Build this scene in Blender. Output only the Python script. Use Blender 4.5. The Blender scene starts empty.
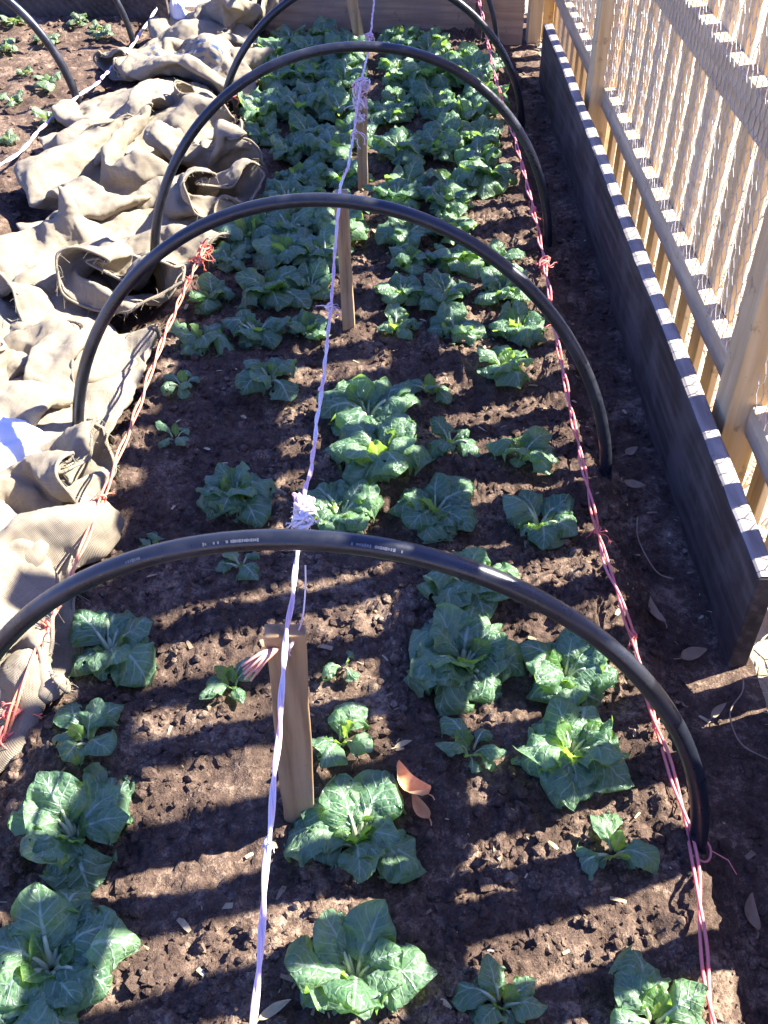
import bpy, math, random
import numpy as np
from mathutils import Matrix, Vector, noise

R = math.radians
scene = bpy.context.scene
COL = scene.collection

# ------------------------------------------------------------------ camera, sky, sun, exposure
def make_camera():
    f = 983.0
    vx, vy = 392.0, -370.0                      # where the long lines of the bed meet
    Y = Vector(((vx - 384) / f, (512 - vy) / f, 1.0)).normalized()
    X = Vector((Y.z, 0, -Y.x)).normalized()
    Z = X.cross(Y)
    if Z.y < 0: Z = -Z
    m = Matrix(((X.x, X.y, -X.z, 0), (Y.x, Y.y, -Y.z, 0), (Z.x, Z.y, -Z.z, 1.5), (0, 0, 0, 1)))
    c = bpy.data.cameras.new('camera')
    c.sensor_fit = 'VERTICAL'; c.sensor_height = 24; c.lens = f / 1024 * 24
    c.clip_start = .02; c.clip_end = 500
    o = bpy.data.objects.new('camera', c); COL.objects.link(o)
    o.matrix_world = m; scene.camera = o
make_camera()

SUN = Vector((1.0, .32, .945)).normalized()     # towards the sun
elev = math.asin(SUN.z); azim = math.atan2(SUN.x, SUN.y)
world = bpy.data.worlds.new('World'); scene.world = world
world.use_nodes = True
wn = world.node_tree
sky = wn.nodes.new('ShaderNodeTexSky'); sky.sky_type = 'NISHITA'; sky.sun_disc = False
sky.sun_elevation = elev; sky.sun_rotation = azim
sky.air_density = 1.0; sky.dust_density = .6; sky.ozone_density = 2.0
tint = wn.nodes.new('ShaderNodeMix'); tint.data_type = 'RGBA'; tint.blend_type = 'MULTIPLY'; tint.inputs[0].default_value = 1
tint.inputs[7].default_value = (.66, .74, 1.45, 1)       # the deep blue of a clear winter sky
wn.links.new(sky.outputs[0], tint.inputs[6]); wn.links.new(tint.outputs[2], wn.nodes['Background'].inputs[0])
wn.nodes['Background'].inputs[1].default_value = .06
sl = bpy.data.lights.new('sun', 'SUN'); sl.energy = 5.0; sl.angle = R(.7); sl.color = (1, .95, .87)
so = bpy.data.objects.new('sun', sl); COL.objects.link(so)
so.rotation_euler = SUN.to_track_quat('Z', 'Y').to_euler(); so.location = (3, 1, 4)
vs = scene.view_settings
vs.view_transform = 'Standard'; vs.look = 'None'; vs.exposure = 2.42; vs.gamma = 1; vs.use_curve_mapping = False
scene.cycles.max_bounces = 6; scene.cycles.use_denoising = True

# ------------------------------------------------------------------ helpers
class MB:
    """collects vertices and faces of ONE mesh"""
    def __init__(s): s.v = []; s.f = []; s.uv = []; s.t = []; s.tint = 0.5
    def vert(s, p, uv=(0, 0)):
        s.v.append(tuple(p)); s.uv.append(uv); s.t.append(s.tint); return len(s.v) - 1
    def grid(s, rows, flip=False):               # rows of (point, uv)
        o = len(s.v); n = len(rows[0])
        for r in rows:
            for p, uv in r: s.vert(p, uv)
        for j in range(len(rows) - 1):
            for i in range(n - 1):
                a = o + j * n + i
                s.f.append((a, a + 1, a + 1 + n, a + n) if not flip else (a + n, a + 1 + n, a + 1, a))
    def box(s, x0, x1, y0, y1, z0, z1, m=None):
        o = len(s.v)
        for x in (x0, x1):
            for y in (y0, y1):
                for z in (z0, z1):
                    p = Vector((x, y, z))
                    s.vert(m @ p if m else p)
        for q in ((0, 1, 3, 2), (4, 6, 7, 5), (0, 4, 5, 1), (2, 3, 7, 6), (0, 2, 6, 4), (1, 5, 7, 3)):
            s.f.append(tuple(o + k for k in q))
    def tube(s, pts, rad, sides=8, cap=True, phase=0.0):
        pts = [Vector(p) for p in pts]; n = len(pts)
        rr = rad if hasattr(rad, '__len__') else [rad] * n
        t = (pts[1] - pts[0]).normalized()
        a = t.cross(Vector((0, 0, 1)))
        if a.length < .05: a = t.cross(Vector((1, 0, 0)))
        a.normalize(); o = len(s.v); length = 0
        for i, p in enumerate(pts):
            tt = (pts[min(i + 1, n - 1)] - pts[max(i - 1, 0)])
            if tt.length > 1e-9: tt.normalize()
            else: tt = t
            a = (a - tt * a.dot(tt)); a = a.normalized() if a.length > 1e-9 else tt.orthogonal().normalized()
            b = tt.cross(a)
            if i: length += (p - pts[i - 1]).length
            for k in range(sides):
                g = 2 * math.pi * k / sides + phase
                s.vert(p + (a * math.cos(g) + b * math.sin(g)) * rr[i], (k / sides, length))
        for i in range(n - 1):
            for k in range(sides):
                k2 = (k + 1) % sides
                s.f.append((o + i * sides + k, o + i * sides + k2, o + (i + 1) * sides + k2, o + (i + 1) * sides + k))
        if cap:
            s.f.append(tuple(o + k for k in range(sides))[::-1])
            s.f.append(tuple(o + (n - 1) * sides + k for k in range(sides)))
    def mesh(s, name, mat, smooth=True):
        me = bpy.data.meshes.new(name); me.from_pydata(s.v, [], s.f)
        if s.v:
            uvl = me.uv_layers.new(name='UVMap')
            li = np.zeros(len(me.loops), dtype=np.int32); me.loops.foreach_get('vertex_index', li)
            uvl.data.foreach_set('uv', np.array(s.uv, dtype=np.float32)[li].ravel())
            at = me.attributes.new('tint', 'FLOAT', 'POINT'); at.data.foreach_set('value', np.array(s.t, dtype=np.float32))
        if smooth: me.polygons.foreach_set('use_smooth', [True] * len(me.polygons))
        me.materials.append(mat); me.update()
        return me
    def build(s, name, mat, parent=None, smooth=True, bevel=0):
        o = bpy.data.objects.new(name, s.mesh(name, mat, smooth)); COL.objects.link(o)
        if parent: o.parent = parent
        if bevel:
            b = o.modifiers.new('bevel', 'BEVEL'); b.width = bevel; b.segments = 2; b.limit_method = 'ANGLE'
        return o

def tag(o, label=None, cat=None, group=None, kind=None):
    if label: o['label'] = label
    if cat: o['category'] = cat
    if group: o['group'] = group
    if kind: o['kind'] = kind
    return o

def thing(name, loc, label, cat, group=None, rz=0):
    o = bpy.data.objects.new(name, None); COL.objects.link(o)
    o.empty_display_size = .05; o.location = loc; o.rotation_euler = (0, 0, rz)
    return tag(o, label, cat, group)

def smooth_path(pts, n=8):
    pts = [Vector(p) for p in pts]; out = []
    for i in range(len(pts) - 1):
        p0 = pts[max(i - 1, 0)]; p1 = pts[i]; p2 = pts[i + 1]; p3 = pts[min(i + 2, len(pts) - 1)]
        for k in range(n):
            t = k / n
            out.append(.5 * ((2 * p1) + (p2 - p0) * t + (2 * p0 - 5 * p1 + 4 * p2 - p3) * t * t + (3 * p1 - p0 - 3 * p2 + p3) * t ** 3))
    out.append(pts[-1]); return out

def sstep(a, b, x):
    t = min(1, max(0, (x - a) / (b - a))); return t * t * (3 - 2 * t)

def nz(x, y, z=0.0): return noise.noise(Vector((x, y, z)))

# ------------------------------------------------------------------ materials
class NT:
    def __init__(s, name):
        s.m = bpy.data.materials.new(name); s.m.use_nodes = True; s.t = s.m.node_tree
        s.p = s.t.nodes['Principled BSDF']; s.out = s.t.nodes['Material Output']
    def n(s, typ, **kw):
        nd = s.t.nodes.new(typ)
        for k, v in kw.items():
            if k.startswith('i_'): nd.inputs[int(k[2:])].default_value = v
            else: setattr(nd, k, v)
        return nd
    def l(s, a, b): s.t.links.new(a, b)
    def inp(s, nd, i, v):
        if hasattr(v, 'links'): s.l(v, nd.inputs[i])
        else: nd.inputs[i].default_value = v
    def math(s, op, a, b=0.0, clamp=False):
        nd = s.n('ShaderNodeMath', operation=op, use_clamp=clamp); s.inp(nd, 0, a); s.inp(nd, 1, b); return nd.outputs[0]
    def maprange(s, v, a, b, c=0.0, d=1.0, smooth=True):
        nd = s.n('ShaderNodeMapRange'); nd.interpolation_type = 'SMOOTHSTEP' if smooth else 'LINEAR'
        s.inp(nd, 0, v); s.inp(nd, 1, a); s.inp(nd, 2, b); s.inp(nd, 3, c); s.inp(nd, 4, d); return nd.outputs[0]
    def coord(s, kind='Object', scale=(1, 1, 1)):
        c = s.n('ShaderNodeTexCoord'); m = s.n('ShaderNodeMapping'); m.inputs['Scale'].default_value = scale
        s.l(c.outputs[kind], m.inputs[0]); return m.outputs[0]
    def noise(s, vec, scale, detail=4, rough=.6, out=0):
        nd = s.n('ShaderNodeTexNoise'); s.l(vec, nd.inputs['Vector'])
        nd.inputs['Scale'].default_value = scale; nd.inputs['Detail'].default_value = detail; nd.inputs['Roughness'].default_value = rough
        return nd.outputs[out]
    def ramp(s, fac, stops):
        nd = s.n('ShaderNodeValToRGB'); e = nd.color_ramp.elements
        while len(e) < len(stops): e.new(.5)
        for el, (p, c) in zip(e, stops): el.position = p; el.color = (*c, 1)
        s.l(fac, nd.inputs[0]); return nd.outputs[0]
    def mix(s, fac, a, b, blend='MIX'):
        nd = s.n('ShaderNodeMix', data_type='RGBA', blend_type=blend)
        s.inp(nd, 0, fac); s.inp(nd, 6, a if hasattr(a, 'links') else (*a, 1)); s.inp(nd, 7, b if hasattr(b, 'links') else (*b, 1))
        return nd.outputs[2]
    def bump(s, h, strength=.5, dist=.01, prev=None):
        nd = s.n('ShaderNodeBump'); nd.inputs['Strength'].default_value = strength; nd.inputs['Distance'].default_value = dist
        s.l(h, nd.inputs['Height'])
        if prev: s.l(prev, nd.inputs['Normal'])
        return nd.outputs[0]
    def set(s, color=None, rough=None, normal=None, spec=None, metal=None):
        if color is not None: s.inp(s.p, s.p.inputs.find('Base Color'), color if hasattr(color, 'links') else (*color, 1))
        if rough is not None: s.inp(s.p, s.p.inputs.find('Roughness'), rough)
        if normal is not None: s.l(normal, s.p.inputs['Normal'])
        if spec is not None: s.p.inputs['Specular IOR Level'].default_value = spec
        if metal is not None: s.p.inputs['Metallic'].default_value = metal
        return s.m
    def translucent(s, fac, color):
        tr = s.n('ShaderNodeBsdfTranslucent'); mx = s.n('ShaderNodeMixShader')
        s.inp(tr, 0, color if hasattr(color, 'links') else (*color, 1)); s.inp(mx, 0, fac)
        s.l(s.p.outputs[0], mx.inputs[1]); s.l(tr.outputs[0], mx.inputs[2]); s.l(mx.outputs[0], s.out.inputs[0])

def soil_material(name, dark, mid, light):
    t = NT(name); v = t.coord('Object')
    a = t.noise(v, 9, 6, .7); b = t.noise(v, 55, 5, .75); c = t.noise(v, 240, 3, .7)
    h = t.math('ADD', t.math('MULTIPLY', b, .65), t.math('MULTIPLY', c, .35))
    col = t.ramp(t.math('ADD', t.math('MULTIPLY', a, .45), t.math('MULTIPLY', h, .55)), [(.40, dark), (.52, mid), (.68, light)])
    vo = t.n('ShaderNodeTexVoronoi'); t.l(v, vo.inputs['Vector']); vo.inputs['Scale'].default_value = 130
    sp = t.maprange(vo.outputs['Distance'], .12, .05)
    rn = t.maprange(t.noise(v, 33, 2), .6, .66)
    col = t.mix(t.math('MULTIPLY', sp, rn), col, (.34, .25, .15))      # bits of chaff in the soil
    n1 = t.bump(b, .8, .012); n2 = t.bump(c, .7, .004, n1)
    return t.set(col, .95, n2, .15)
M_soil = soil_material('garden_soil', (.042, .027, .021), (.115, .077, .055), (.48, .35, .24))
M_ground = soil_material('dry_ground', (.34, .27, .18), (.52, .43, .30), (.66, .57, .42))

def wood_material(name, a, b, c, scale=1.0, axis='Z', weather=0.0):
    t = NT(name)
    st = {'Z': (14, 14, 1.1), 'Y': (14, 1.1, 14), 'X': (1.1, 14, 14)}[axis]
    v = t.coord('Object', tuple(q * scale for q in st))
    g = t.noise(v, 3.2, 6, .65); d = t.n('ShaderNodeTexWave', wave_type='BANDS', bands_direction='DIAGONAL')
    t.l(v, d.inputs['Vector']); d.inputs['Scale'].default_value = 1.1; d.inputs['Distortion'].default_value = 7; d.inputs['Detail'].default_value = 3
    f = t.math('ADD', t.math('MULTIPLY', g, .86), t.math('MULTIPLY', d.outputs['Fac'], .14))
    col = t.ramp(f, [(.28, a), (.5, b), (.74, c)])
    oi = t.n('ShaderNodeObjectInfo')
    col = t.mix(t.maprange(oi.outputs['Random'], 0, 1, 0, .35), col, a)
    w = t.noise(t.coord('Object'), 6, 4, .6)
    dirt = t.maprange(t.noise(t.coord('Object'), 17, 5, .7), .60, .68)
    col = t.mix(t.math('MULTIPLY', dirt, .45), col, (.10, .07, .05))
    if weather: col = t.mix(t.math('MULTIPLY', t.maprange(w, .42, .62), weather), col, (.16, .14, .125))
    return t.set(col, .75, t.bump(f, .35, .003), .25)
M_pine = wood_material('pine_wood', (.46, .31, .14), (.62, .455, .235), (.72, .575, .34))
M_rail = wood_material('rail_wood', (.46, .335, .18), (.60, .465, .275), (.70, .585, .39), axis='Y', weather=.2)
M_stake = wood_material('stake_wood', (.19, .11, .05), (.45, .29, .14), (.58, .41, .22), weather=.2)
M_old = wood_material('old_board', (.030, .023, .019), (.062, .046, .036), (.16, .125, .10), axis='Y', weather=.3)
M_lit_edge = wood_material('lit_edge', (.17, .15, .135), (.28, .25, .225), (.42, .385, .35), axis='Y', weather=.35)  # paler than the old board: light on the plank tops put into the colour
M_end = wood_material('end_board', (.24, .16, .10), (.36, .25, .16), (.46, .34, .22), axis='X', weather=.35)

def pipe_material():
    t = NT('black_pipe'); v = t.coord('Object', (1, 1, 1))
    n = t.noise(v, 40, 4, .7); d = t.noise(v, 7, 3)
    col = t.mix(t.maprange(d, .5, .72), (.011, .013, .019), (.036, .038, .045))
    return t.set(col, t.maprange(n, .3, .75, .26, .46), t.bump(n, .12, .002), .55)
M_pipe = pipe_material()
M_print = NT('white_print').set((.10, .105, .12), .5)

def leaf_material(name, deep, pale, vein, glow, tr, gloss):
    t = NT(name)
    uv = t.n('ShaderNodeUVMap'); uv.uv_map = 'UVMap'; sx = t.n('ShaderNodeSeparateXYZ'); t.l(uv.outputs[0], sx.inputs[0])
    s = t.math('ABSOLUTE', t.math('SUBTRACT', t.math('MULTIPLY', sx.outputs[0], 2.0), 1.0)); vv = sx.outputs[1]
    ob = t.coord('Object'); wob = t.noise(ob, 35, 3, .6); fine = t.noise(ob, 160, 3, .7)
    # midrib, tapering towards the tip
    wid = t.maprange(vv, .25, 1.0, .10, .02, False)
    mid = t.maprange(t.math('DIVIDE', s, wid), 1.0, .35)
    # side veins
    q = t.math('SUBTRACT', vv, t.math('MULTIPLY', t.math('POWER', s, .8), .33))
    q = t.math('ADD', q, t.math('MULTIPLY', wob, .05))
    fr = t.math('FRACT', t.math('MULTIPLY', q, 7.0))
    tri = t.math('ABSOLUTE', t.math('SUBTRACT', fr, .5))
    sv = t.math('MULTIPLY', t.maprange(tri, t.maprange(s, 0.0, 1.0, .13, .045), .015), t.maprange(s, 1.0, .55))
    # net of small veins
    vo = t.n('ShaderNodeTexVoronoi', feature='DISTANCE_TO_EDGE'); t.l(ob, vo.inputs['Vector']); vo.inputs['Scale'].default_value = 95
    net = t.math('MULTIPLY', t.maprange(vo.outputs['Distance'], .09, .0), .2)
    ve = t.math('MAXIMUM', t.math('MAXIMUM', mid, t.math('MULTIPLY', sv, .8)), net)
    at = t.n('ShaderNodeAttribute'); at.attribute_name = 'tint'
    oi = t.n('ShaderNodeObjectInfo')
    tone = t.math('ADD', t.math('MULTIPLY', at.outputs['Fac'], .6), t.math('MULTIPLY', oi.outputs['Random'], .2))
    tone = t.math('ADD', tone, t.math('MULTIPLY', t.math('SUBTRACT', wob, .5), .7))
    col = t.mix(tone, deep, pale)
    spot = t.math('MULTIPLY', t.maprange(t.noise(ob, 16, 5, .7), .64, .72), t.maprange(at.outputs['Fac'], .1, .6, .55, .15))
    col = t.mix(spot, col, (.30, .25, .08))
    col = t.mix(ve, col, vein)
    hgt = t.math('SUBTRACT', t.math('MULTIPLY', t.math('MINIMUM', t.math('MULTIPLY', vo.outputs['Distance'], 3.0), 1.0), .6), t.math('MULTIPLY', sv, .8))
    nrm = t.bump(t.math('ADD', hgt, t.math('MULTIPLY', fine, .3)), .55, .004)
    t.set(col, t.maprange(wob, .3, .7, gloss, gloss + .16), nrm, .5)
    t.translucent(tr, t.mix(ve, glow, (.5, .6, .25)))
    # slug holes
    hole = t.math('MULTIPLY', t.maprange(t.noise(ob, 42, 1, .4), .745, .755), t.maprange(s, .12, .2))
    tp = t.n('ShaderNodeBsdfTransparent'); mh = t.n('ShaderNodeMixShader'); src = t.out.inputs[0].links[0].from_socket
    t.l(hole, mh.inputs[0]); t.l(src, mh.inputs[1]); t.l(tp.outputs[0], mh.inputs[2]); t.l(mh.outputs[0], t.out.inputs[0])
    return t.m
M_leaf = leaf_material('cabbage_leaf', (.06, .135, .072), (.21, .34, .17), (.36, .48, .34), (.36, .62, .08), .38, .24)
M_heart = leaf_material('heart_leaf', (.05, .125, .045), (.11, .21, .06), (.36, .46, .25), (.5, .8, .07), .45, .32)
M_seed = leaf_material('seedling_leaf', (.05, .10, .05), (.14, .2, .09), (.4, .45, .3), (.35, .5, .1), .25, .36)
M_stalk = NT('pale_stalk'); M_stalk = M_stalk.set((.40, .47, .27), .45)

def dry_leaf_material(name, c1, c2):
    t = NT(name); v = t.coord('Object'); n = t.noise(v, 30, 5, .7)
    t.set(t.ramp(n, [(.3, c1), (.7, c2)]), .8, t.bump(n, .5, .004), .2); t.translucent(.25, c2); return t.m
M_orange = dry_leaf_material('orange_dead_leaf', (.60, .24, .08), (.85, .55, .32))
M_tan = dry_leaf_material('tan_dead_leaf', (.26, .19, .12), (.48, .38, .26))
M_straw = dry_leaf_material('straw', (.38, .29, .15), (.66, .56, .36))
M_chip = dry_leaf_material('wood_chip', (.22, .15, .09), (.45, .34, .21))

def twine_material(name, c1, c2, tr=.2):
    t = NT(name); v = t.coord('Object'); n = t.noise(v, 45, 3, .6); m = t.noise(v, 6, 2)
    col = t.mix(t.maprange(m, .4, .6), c1, c2)
    t.set(col, .55, t.bump(n, .4, .002), .4); t.translucent(tr, col); return t.m
M_red = twine_material('coral_twine', (.88, .24, .19), (.90, .32, .32))
M_orangered = twine_material('orange_twine', (.88, .36, .20), (.86, .25, .16))
M_white = twine_material('white_twine', (.86, .62, .68), (.88, .83, .85), .25)

def burlap_material(name, base, dark, stamp=None):
    t = NT(name)
    uv = t.n('ShaderNodeUVMap'); uv.uv_map = 'UVMap'; sx = t.n('ShaderNodeSeparateXYZ'); t.l(uv.outputs[0], sx.inputs[0])
    ob = t.coord('Object')
    def threads(c, f): return t.math('ABSOLUTE', t.math('SINE', t.math('MULTIPLY', c, f)))
    wu = t.math('ADD', sx.outputs[0], t.math('MULTIPLY', t.noise(ob, 14, 2), .012)); wv = t.math('ADD', sx.outputs[1], t.math('MULTIPLY', t.noise(ob, 11, 2), .012))
    a = threads(wu, 900.0); b = threads(wv, 900.0)
    weave = t.math('MULTIPLY', a, b)
    slub = t.noise(t.coord('UV', (6, 160, 1)), 1.0, 3, .6); slub2 = t.noise(t.coord('UV', (160, 6, 1)), 1.0, 3, .6)
    f = t.math('ADD', t.math('MULTIPLY', weave, .5), t.math('MULTIPLY', t.math('ADD', slub, slub2), .35))
    stain = t.noise(ob, 5, 5, .65)
    col = t.mix(t.maprange(f, .3, .72), dark, base)
    col = t.mix(t.math('MULTIPLY', t.maprange(stain, .5, .75), .5), col, (.18, .14, .09))
    if stamp:
        # faded rows of block lettering printed on the sack
        br = t.n('ShaderNodeTexBrick'); t.l(t.coord('UV', (9, 9, 1)), br.inputs['Vector'])
        br.inputs['Scale'].default_value = 1.0; br.inputs['Mortar Size'].default_value = .14; br.inputs['Brick Width'].default_value = .55; br.inputs['Row Height'].default_value = 1.0
        letters = t.math('SUBTRACT', 1.0, br.outputs['Fac'])
        cut = t.maprange(t.noise(t.coord('UV', (30, 16, 1)), 1.0, 2), .38, .43)
        band = t.math('MULTIPLY', t.maprange(sx.outputs[0], .12, .16), t.maprange(sx.outputs[0], .58, .52))
        band = t.math('MULTIPLY', band, t.math('MULTIPLY', t.maprange(sx.outputs[1], .2, .24), t.maprange(sx.outputs[1], .75, .7)))
        fade = t.maprange(t.noise(ob, 30, 3), .35, .65, .2, .85)
        col = t.mix(t.math('MULTIPLY', t.math('MULTIPLY', letters, cut), t.math('MULTIPLY', band, t.math('MULTIPLY', fade, 1.3))), col, stamp)
    t.set(col, .95, t.bump(f, .6, .004), .1)
    t.translucent(.12, t.mix(.0, base, base)); return t.m
M_burlap = burlap_material('burlap', (.42, .36, .265), (.19, .155, .105))
M_burlap_print = burlap_material('printed_burlap', (.42, .36, .265), (.19, .155, .105), (.06, .11, .20))
def plastic_material():
    t = NT('white_plastic'); v = t.coord('Object'); n = t.noise(v, 12, 4)
    t.set((.74, .76, .82), .35, t.bump(n, .4, .02), .5); t.translucent(.2, (.8, .82, .9)); return t.m
M_plastic = plastic_material()
M_wire = NT('galvanised_wire').set((.55, .54, .52), .42, metal=.6)

# ------------------------------------------------------------------ ground and soil
STAKES = [(-.152, .858), (-.115, 2.332), (-.0995, 3.249), (-.1275, 4.731), (.489, .808), (.491, 1.723), (.493, 2.869)]
def terrain(x, y):
    bed = sstep(-.72, -.60, x) * (1 - sstep(.44, .55, x))
    h = .005 + .06 * bed + .05 * (1 - sstep(-1.32, -1.2, x)) + .02 * (1 - sstep(-.7, -.6, x)) * sstep(-1.25, -1.15, x)
    h += .014 * nz(x * 3.1, y * 3.1) + .012 * nz(x * 7 + 5, y * 7)
    for sx, sy in STAKES:
        d = (x - sx) ** 2 + (y - sy) ** 2
        if d < .02: h += .020 * math.exp(-d / .0028) * (1 + .8 * nz(x * 30, y * 30, 6))
    h += .012 * bed * math.sin(y * 2 * math.pi / .42 + 1.5 * nz(x * 2, y * 2, 4))
    return h

def soil_detail(x, y):
    a = nz(x * 22, y * 22, 1); b = nz(x * 52, y * 52, 2); c = nz(x * 105, y * 105, 3)
    m = max(0.0, .6 + 1.1 * nz(x * 3.5, y * 3.5, 12))
    return (.016 * a + .026 * abs(b) * m + .013 * abs(c)) - .008

def build_soil():
    m = MB()
    xs = list(np.arange(-2.9, -1.35, .022)) + list(np.arange(-1.35, -.78, .02)) + list(np.arange(-.78, .585, .006)) + [.6, .615, .63, .645, .66, .68, .70]
    ys = list(np.arange(-1.3, .15, .018)); y = .15
    while y < 5.7:
        ys.append(y); y += .0042 + .0038 * y
    k = .6
    for y in ys:
        for x in xs:
            amp = k if x > .54 else 1.0
            m.vert((x, y, terrain(x, y) + amp * soil_detail(x, y)), (x, y))
    n = len(xs)
    for j in range(len(ys) - 1):
        for i in range(n - 1):
            a = j * n + i; m.f.append((a, a + 1, a + 1 + n, a + n))
    tag(m.build('soil', M_soil), kind='structure')
build_soil()

g = MB()
gx = [-60, -20, -6, -2.95] + list(np.arange(.62, 4.0, .06)) + [5, 8, 20, 60]
gy = [-30, -8, -2] + list(np.arange(-1, 7.5, .08)) + [9, 14, 30, 70]
for y in gy:
    for x in gx:
        z = -.03
        if .62 <= x < 4 and -1 <= y < 7.5: z = -.012 + .02 * nz(x * 5, y * 5, 7) * sstep(.66, .8, x) + .012 * nz(x * 15, y * 15, 8) * sstep(.66, .8, x)
        if x < .66: z = -.05
        g.vert((x, y, z), (x, y))
n = len(gx)
for j in range(len(gy) - 1):
    for i in range(n - 1):
        a = j * n + i; g.f.append((a, a + 1, a + 1 + n, a + n))
tag(g.build('ground', M_ground), kind='structure')

rnd = random.Random(5)
def lump(m, p, r, rn):
    """an irregular crumb of earth"""
    o = len(m.v); sq = (rn.uniform(.7, 1.3), rn.uniform(.7, 1.3), rn.uniform(.5, .9))
    q = Matrix.Rotation(rn.uniform(0, 6.28), 3, 'Z') @ Matrix.Rotation(rn.uniform(-.5, .5), 3, 'X')
    dirs = [(0, 0, 1)] + [(math.cos(a) * .87, math.sin(a) * .87, .5) for a in (0, 1.26, 2.51, 3.77, 5.03)] + [(math.cos(a + .6), math.sin(a + .6), -.25) for a in (0, 1.26, 2.51, 3.77, 5.03)]
    for d in dirs:
        k = r * rn.uniform(.7, 1.25)
        m.vert(Vector(p) + q @ Vector((d[0] * k * sq[0], d[1] * k * sq[1], d[2] * k * sq[2])))
    for i in range(5):
        a, b = o + 1 + i, o + 1 + (i + 1) % 5; c, d = o + 6 + i, o + 6 + (i + 1) % 5
        m.f += [(o, a, b), (a, c, b), (b, c, d)]
m = MB()
for i in range(17000):
    y = .3 + 2.9 * rnd.random() ** 1.4; x = rnd.uniform(-.68, .56)
    if rnd.random() < .5: x = rnd.uniform(-.55, .50)
    r = .0022 + .0105 * rnd.random() ** 4
    if nz(x * 6, y * 6, 9) < -.25: continue
    lump(m, (x, y, terrain(x, y) + soil_detail(x, y) + r * .25), r, rnd)
for i in range(1200):
    y = rnd.uniform(3.1, 5.4); x = rnd.uniform(-2.1, -1.15) if i < 700 else rnd.uniform(-.55, .6)
    r = .006 + .014 * rnd.random() ** 3
    lump(m, (x, y, terrain(x, y) + soil_detail(x, y) + r * .2), r, rnd)
for i in range(420):
    y = rnd.uniform(.5, 4.9); x = rnd.uniform(.53, .64); r = .003 + .008 * rnd.random() ** 2
    lump(m, (x, y, terrain(x, y) + r * .2), r, rnd)
tag(m.build('soil_crumbs', M_soil, smooth=False), kind='stuff')

def chip(m, p, L, W, rz, tilt, rn, curl=.15):
    q = Matrix.Translation(p) @ Matrix.Rotation(rz, 4, 'Z') @ Matrix.Rotation(tilt, 4, 'Y')
    rows = []
    for i in range(4):
        t = i / 3 - .5; w = W * (1 - .5 * abs(t) * 2 * rn.random())
        rows.append([(q @ Vector((t * L, s * w * .5, curl * L * (.25 - t * t) + .001)), (s * .5 + .5, t + .5)) for s in (-1, 1)])
    m.grid(rows)
m = MB(); m2 = MB()
for i in range(480):
    y = .3 + 3.0 * rnd.random() ** 1.3; x = rnd.uniform(-.6, .64)
    L = .005 + .022 * rnd.random() ** 2; W = L * rnd.uniform(.15, .5)
    chip(m if rnd.random() < .6 else m2, (x, y, terrain(x, y) + soil_detail(x, y) + .003), L, W, rnd.uniform(0, 6.28), rnd.uniform(-.35, .35), rnd)
tag(m.build('chaff', M_chip), kind='stuff')
tag(m2.build('dry_stalks', M_straw), kind='stuff')

# straw and dead grass on the sunny ground beyond the fence
m = MB()
for i in range(15000):
    x = .70 + 2.6 * rnd.random() ** 1.5; y = rnd.uniform(.7, 6.5)
    if x < .84 and rnd.random() < .35: continue
    if y < 1.3 and rnd.random() < .7: continue
    L = rnd.uniform(.03, .13) * (.5 if x < .84 else 1); a = rnd.uniform(0, 6.28); z0 = rnd.uniform(-.005, .02); up = rnd.uniform(-.1, .55) ** 1 if rnd.random() < .3 else rnd.uniform(-.05, .12)
    w = rnd.uniform(.0012, .003); d = Vector((math.cos(a), math.sin(a), up)) * L; sd = Vector((-math.sin(a), math.cos(a), 0)) * w
    p = Vector((x, y, z0)); k = Vector((rnd.uniform(-.2, .2) * L, rnd.uniform(-.2, .2) * L, .1 * L))
    m.grid([[(p - sd, (0, 0)), (p + sd, (1, 0))], [(p + d * .5 + k - sd, (0, .5)), (p + d * .5 + k + sd, (1, .5))], [(p + d - sd * .2, (0, 1)), (p + d + sd * .2, (1, 1))]])
tag(m.build('straw', M_straw), kind='stuff')

# ------------------------------------------------------------------ low board wall, fence, end boards
def rough_board(m, x0, x1, y0, y1, z0, z1, n, axis='Y', jit=.004, seed=0):
    """a sawn board with slightly wandering edges, long axis Y or X"""
    ring = []
    for i in range(n + 1):
        t = i / n; j = lambda k: jit * nz(t * 9 + k * 3.7, seed * 1.3 + k)
        if axis == 'Y':
            y = y0 + (y1 - y0) * t
            ring.append([(x0 + j(0), y, z0 + j(1)), (x0 + j(0) * .6 + .002 * nz(t * 30, seed), y, (z0 + z1) / 2), (x0 + j(2), y, z1 + j(3)), (x1 + j(4), y, z1 + j(3)), (x1 + j(4), y, z0 + j(1))])
        else:
            x = x0 + (x1 - x0) * t
            ring.append([(x, y0 + j(0), z0 + j(1)), (x, y0 + j(0) * .6, (z0 + z1) / 2), (x, y0 + j(2), z1 + j(3)), (x, y1 + j(4), z1 + j(3)), (x, y1 + j(4), z0 + j(1))][::-1])
    o = len(m.v)
    for r in ring:
        for p in r: m.vert(p)
    for i in range(n):
        for k in range(5):
            k2 = (k + 1) % 5
            m.f.append((o + i * 5 + k, o + (i + 1) * 5 + k, o + (i + 1) * 5 + k2, o + i * 5 + k2))
    m.f.append(tuple(o + k for k in range(5))); m.f.append(tuple(o + n * 5 + k for k in range(5))[::-1])

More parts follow.
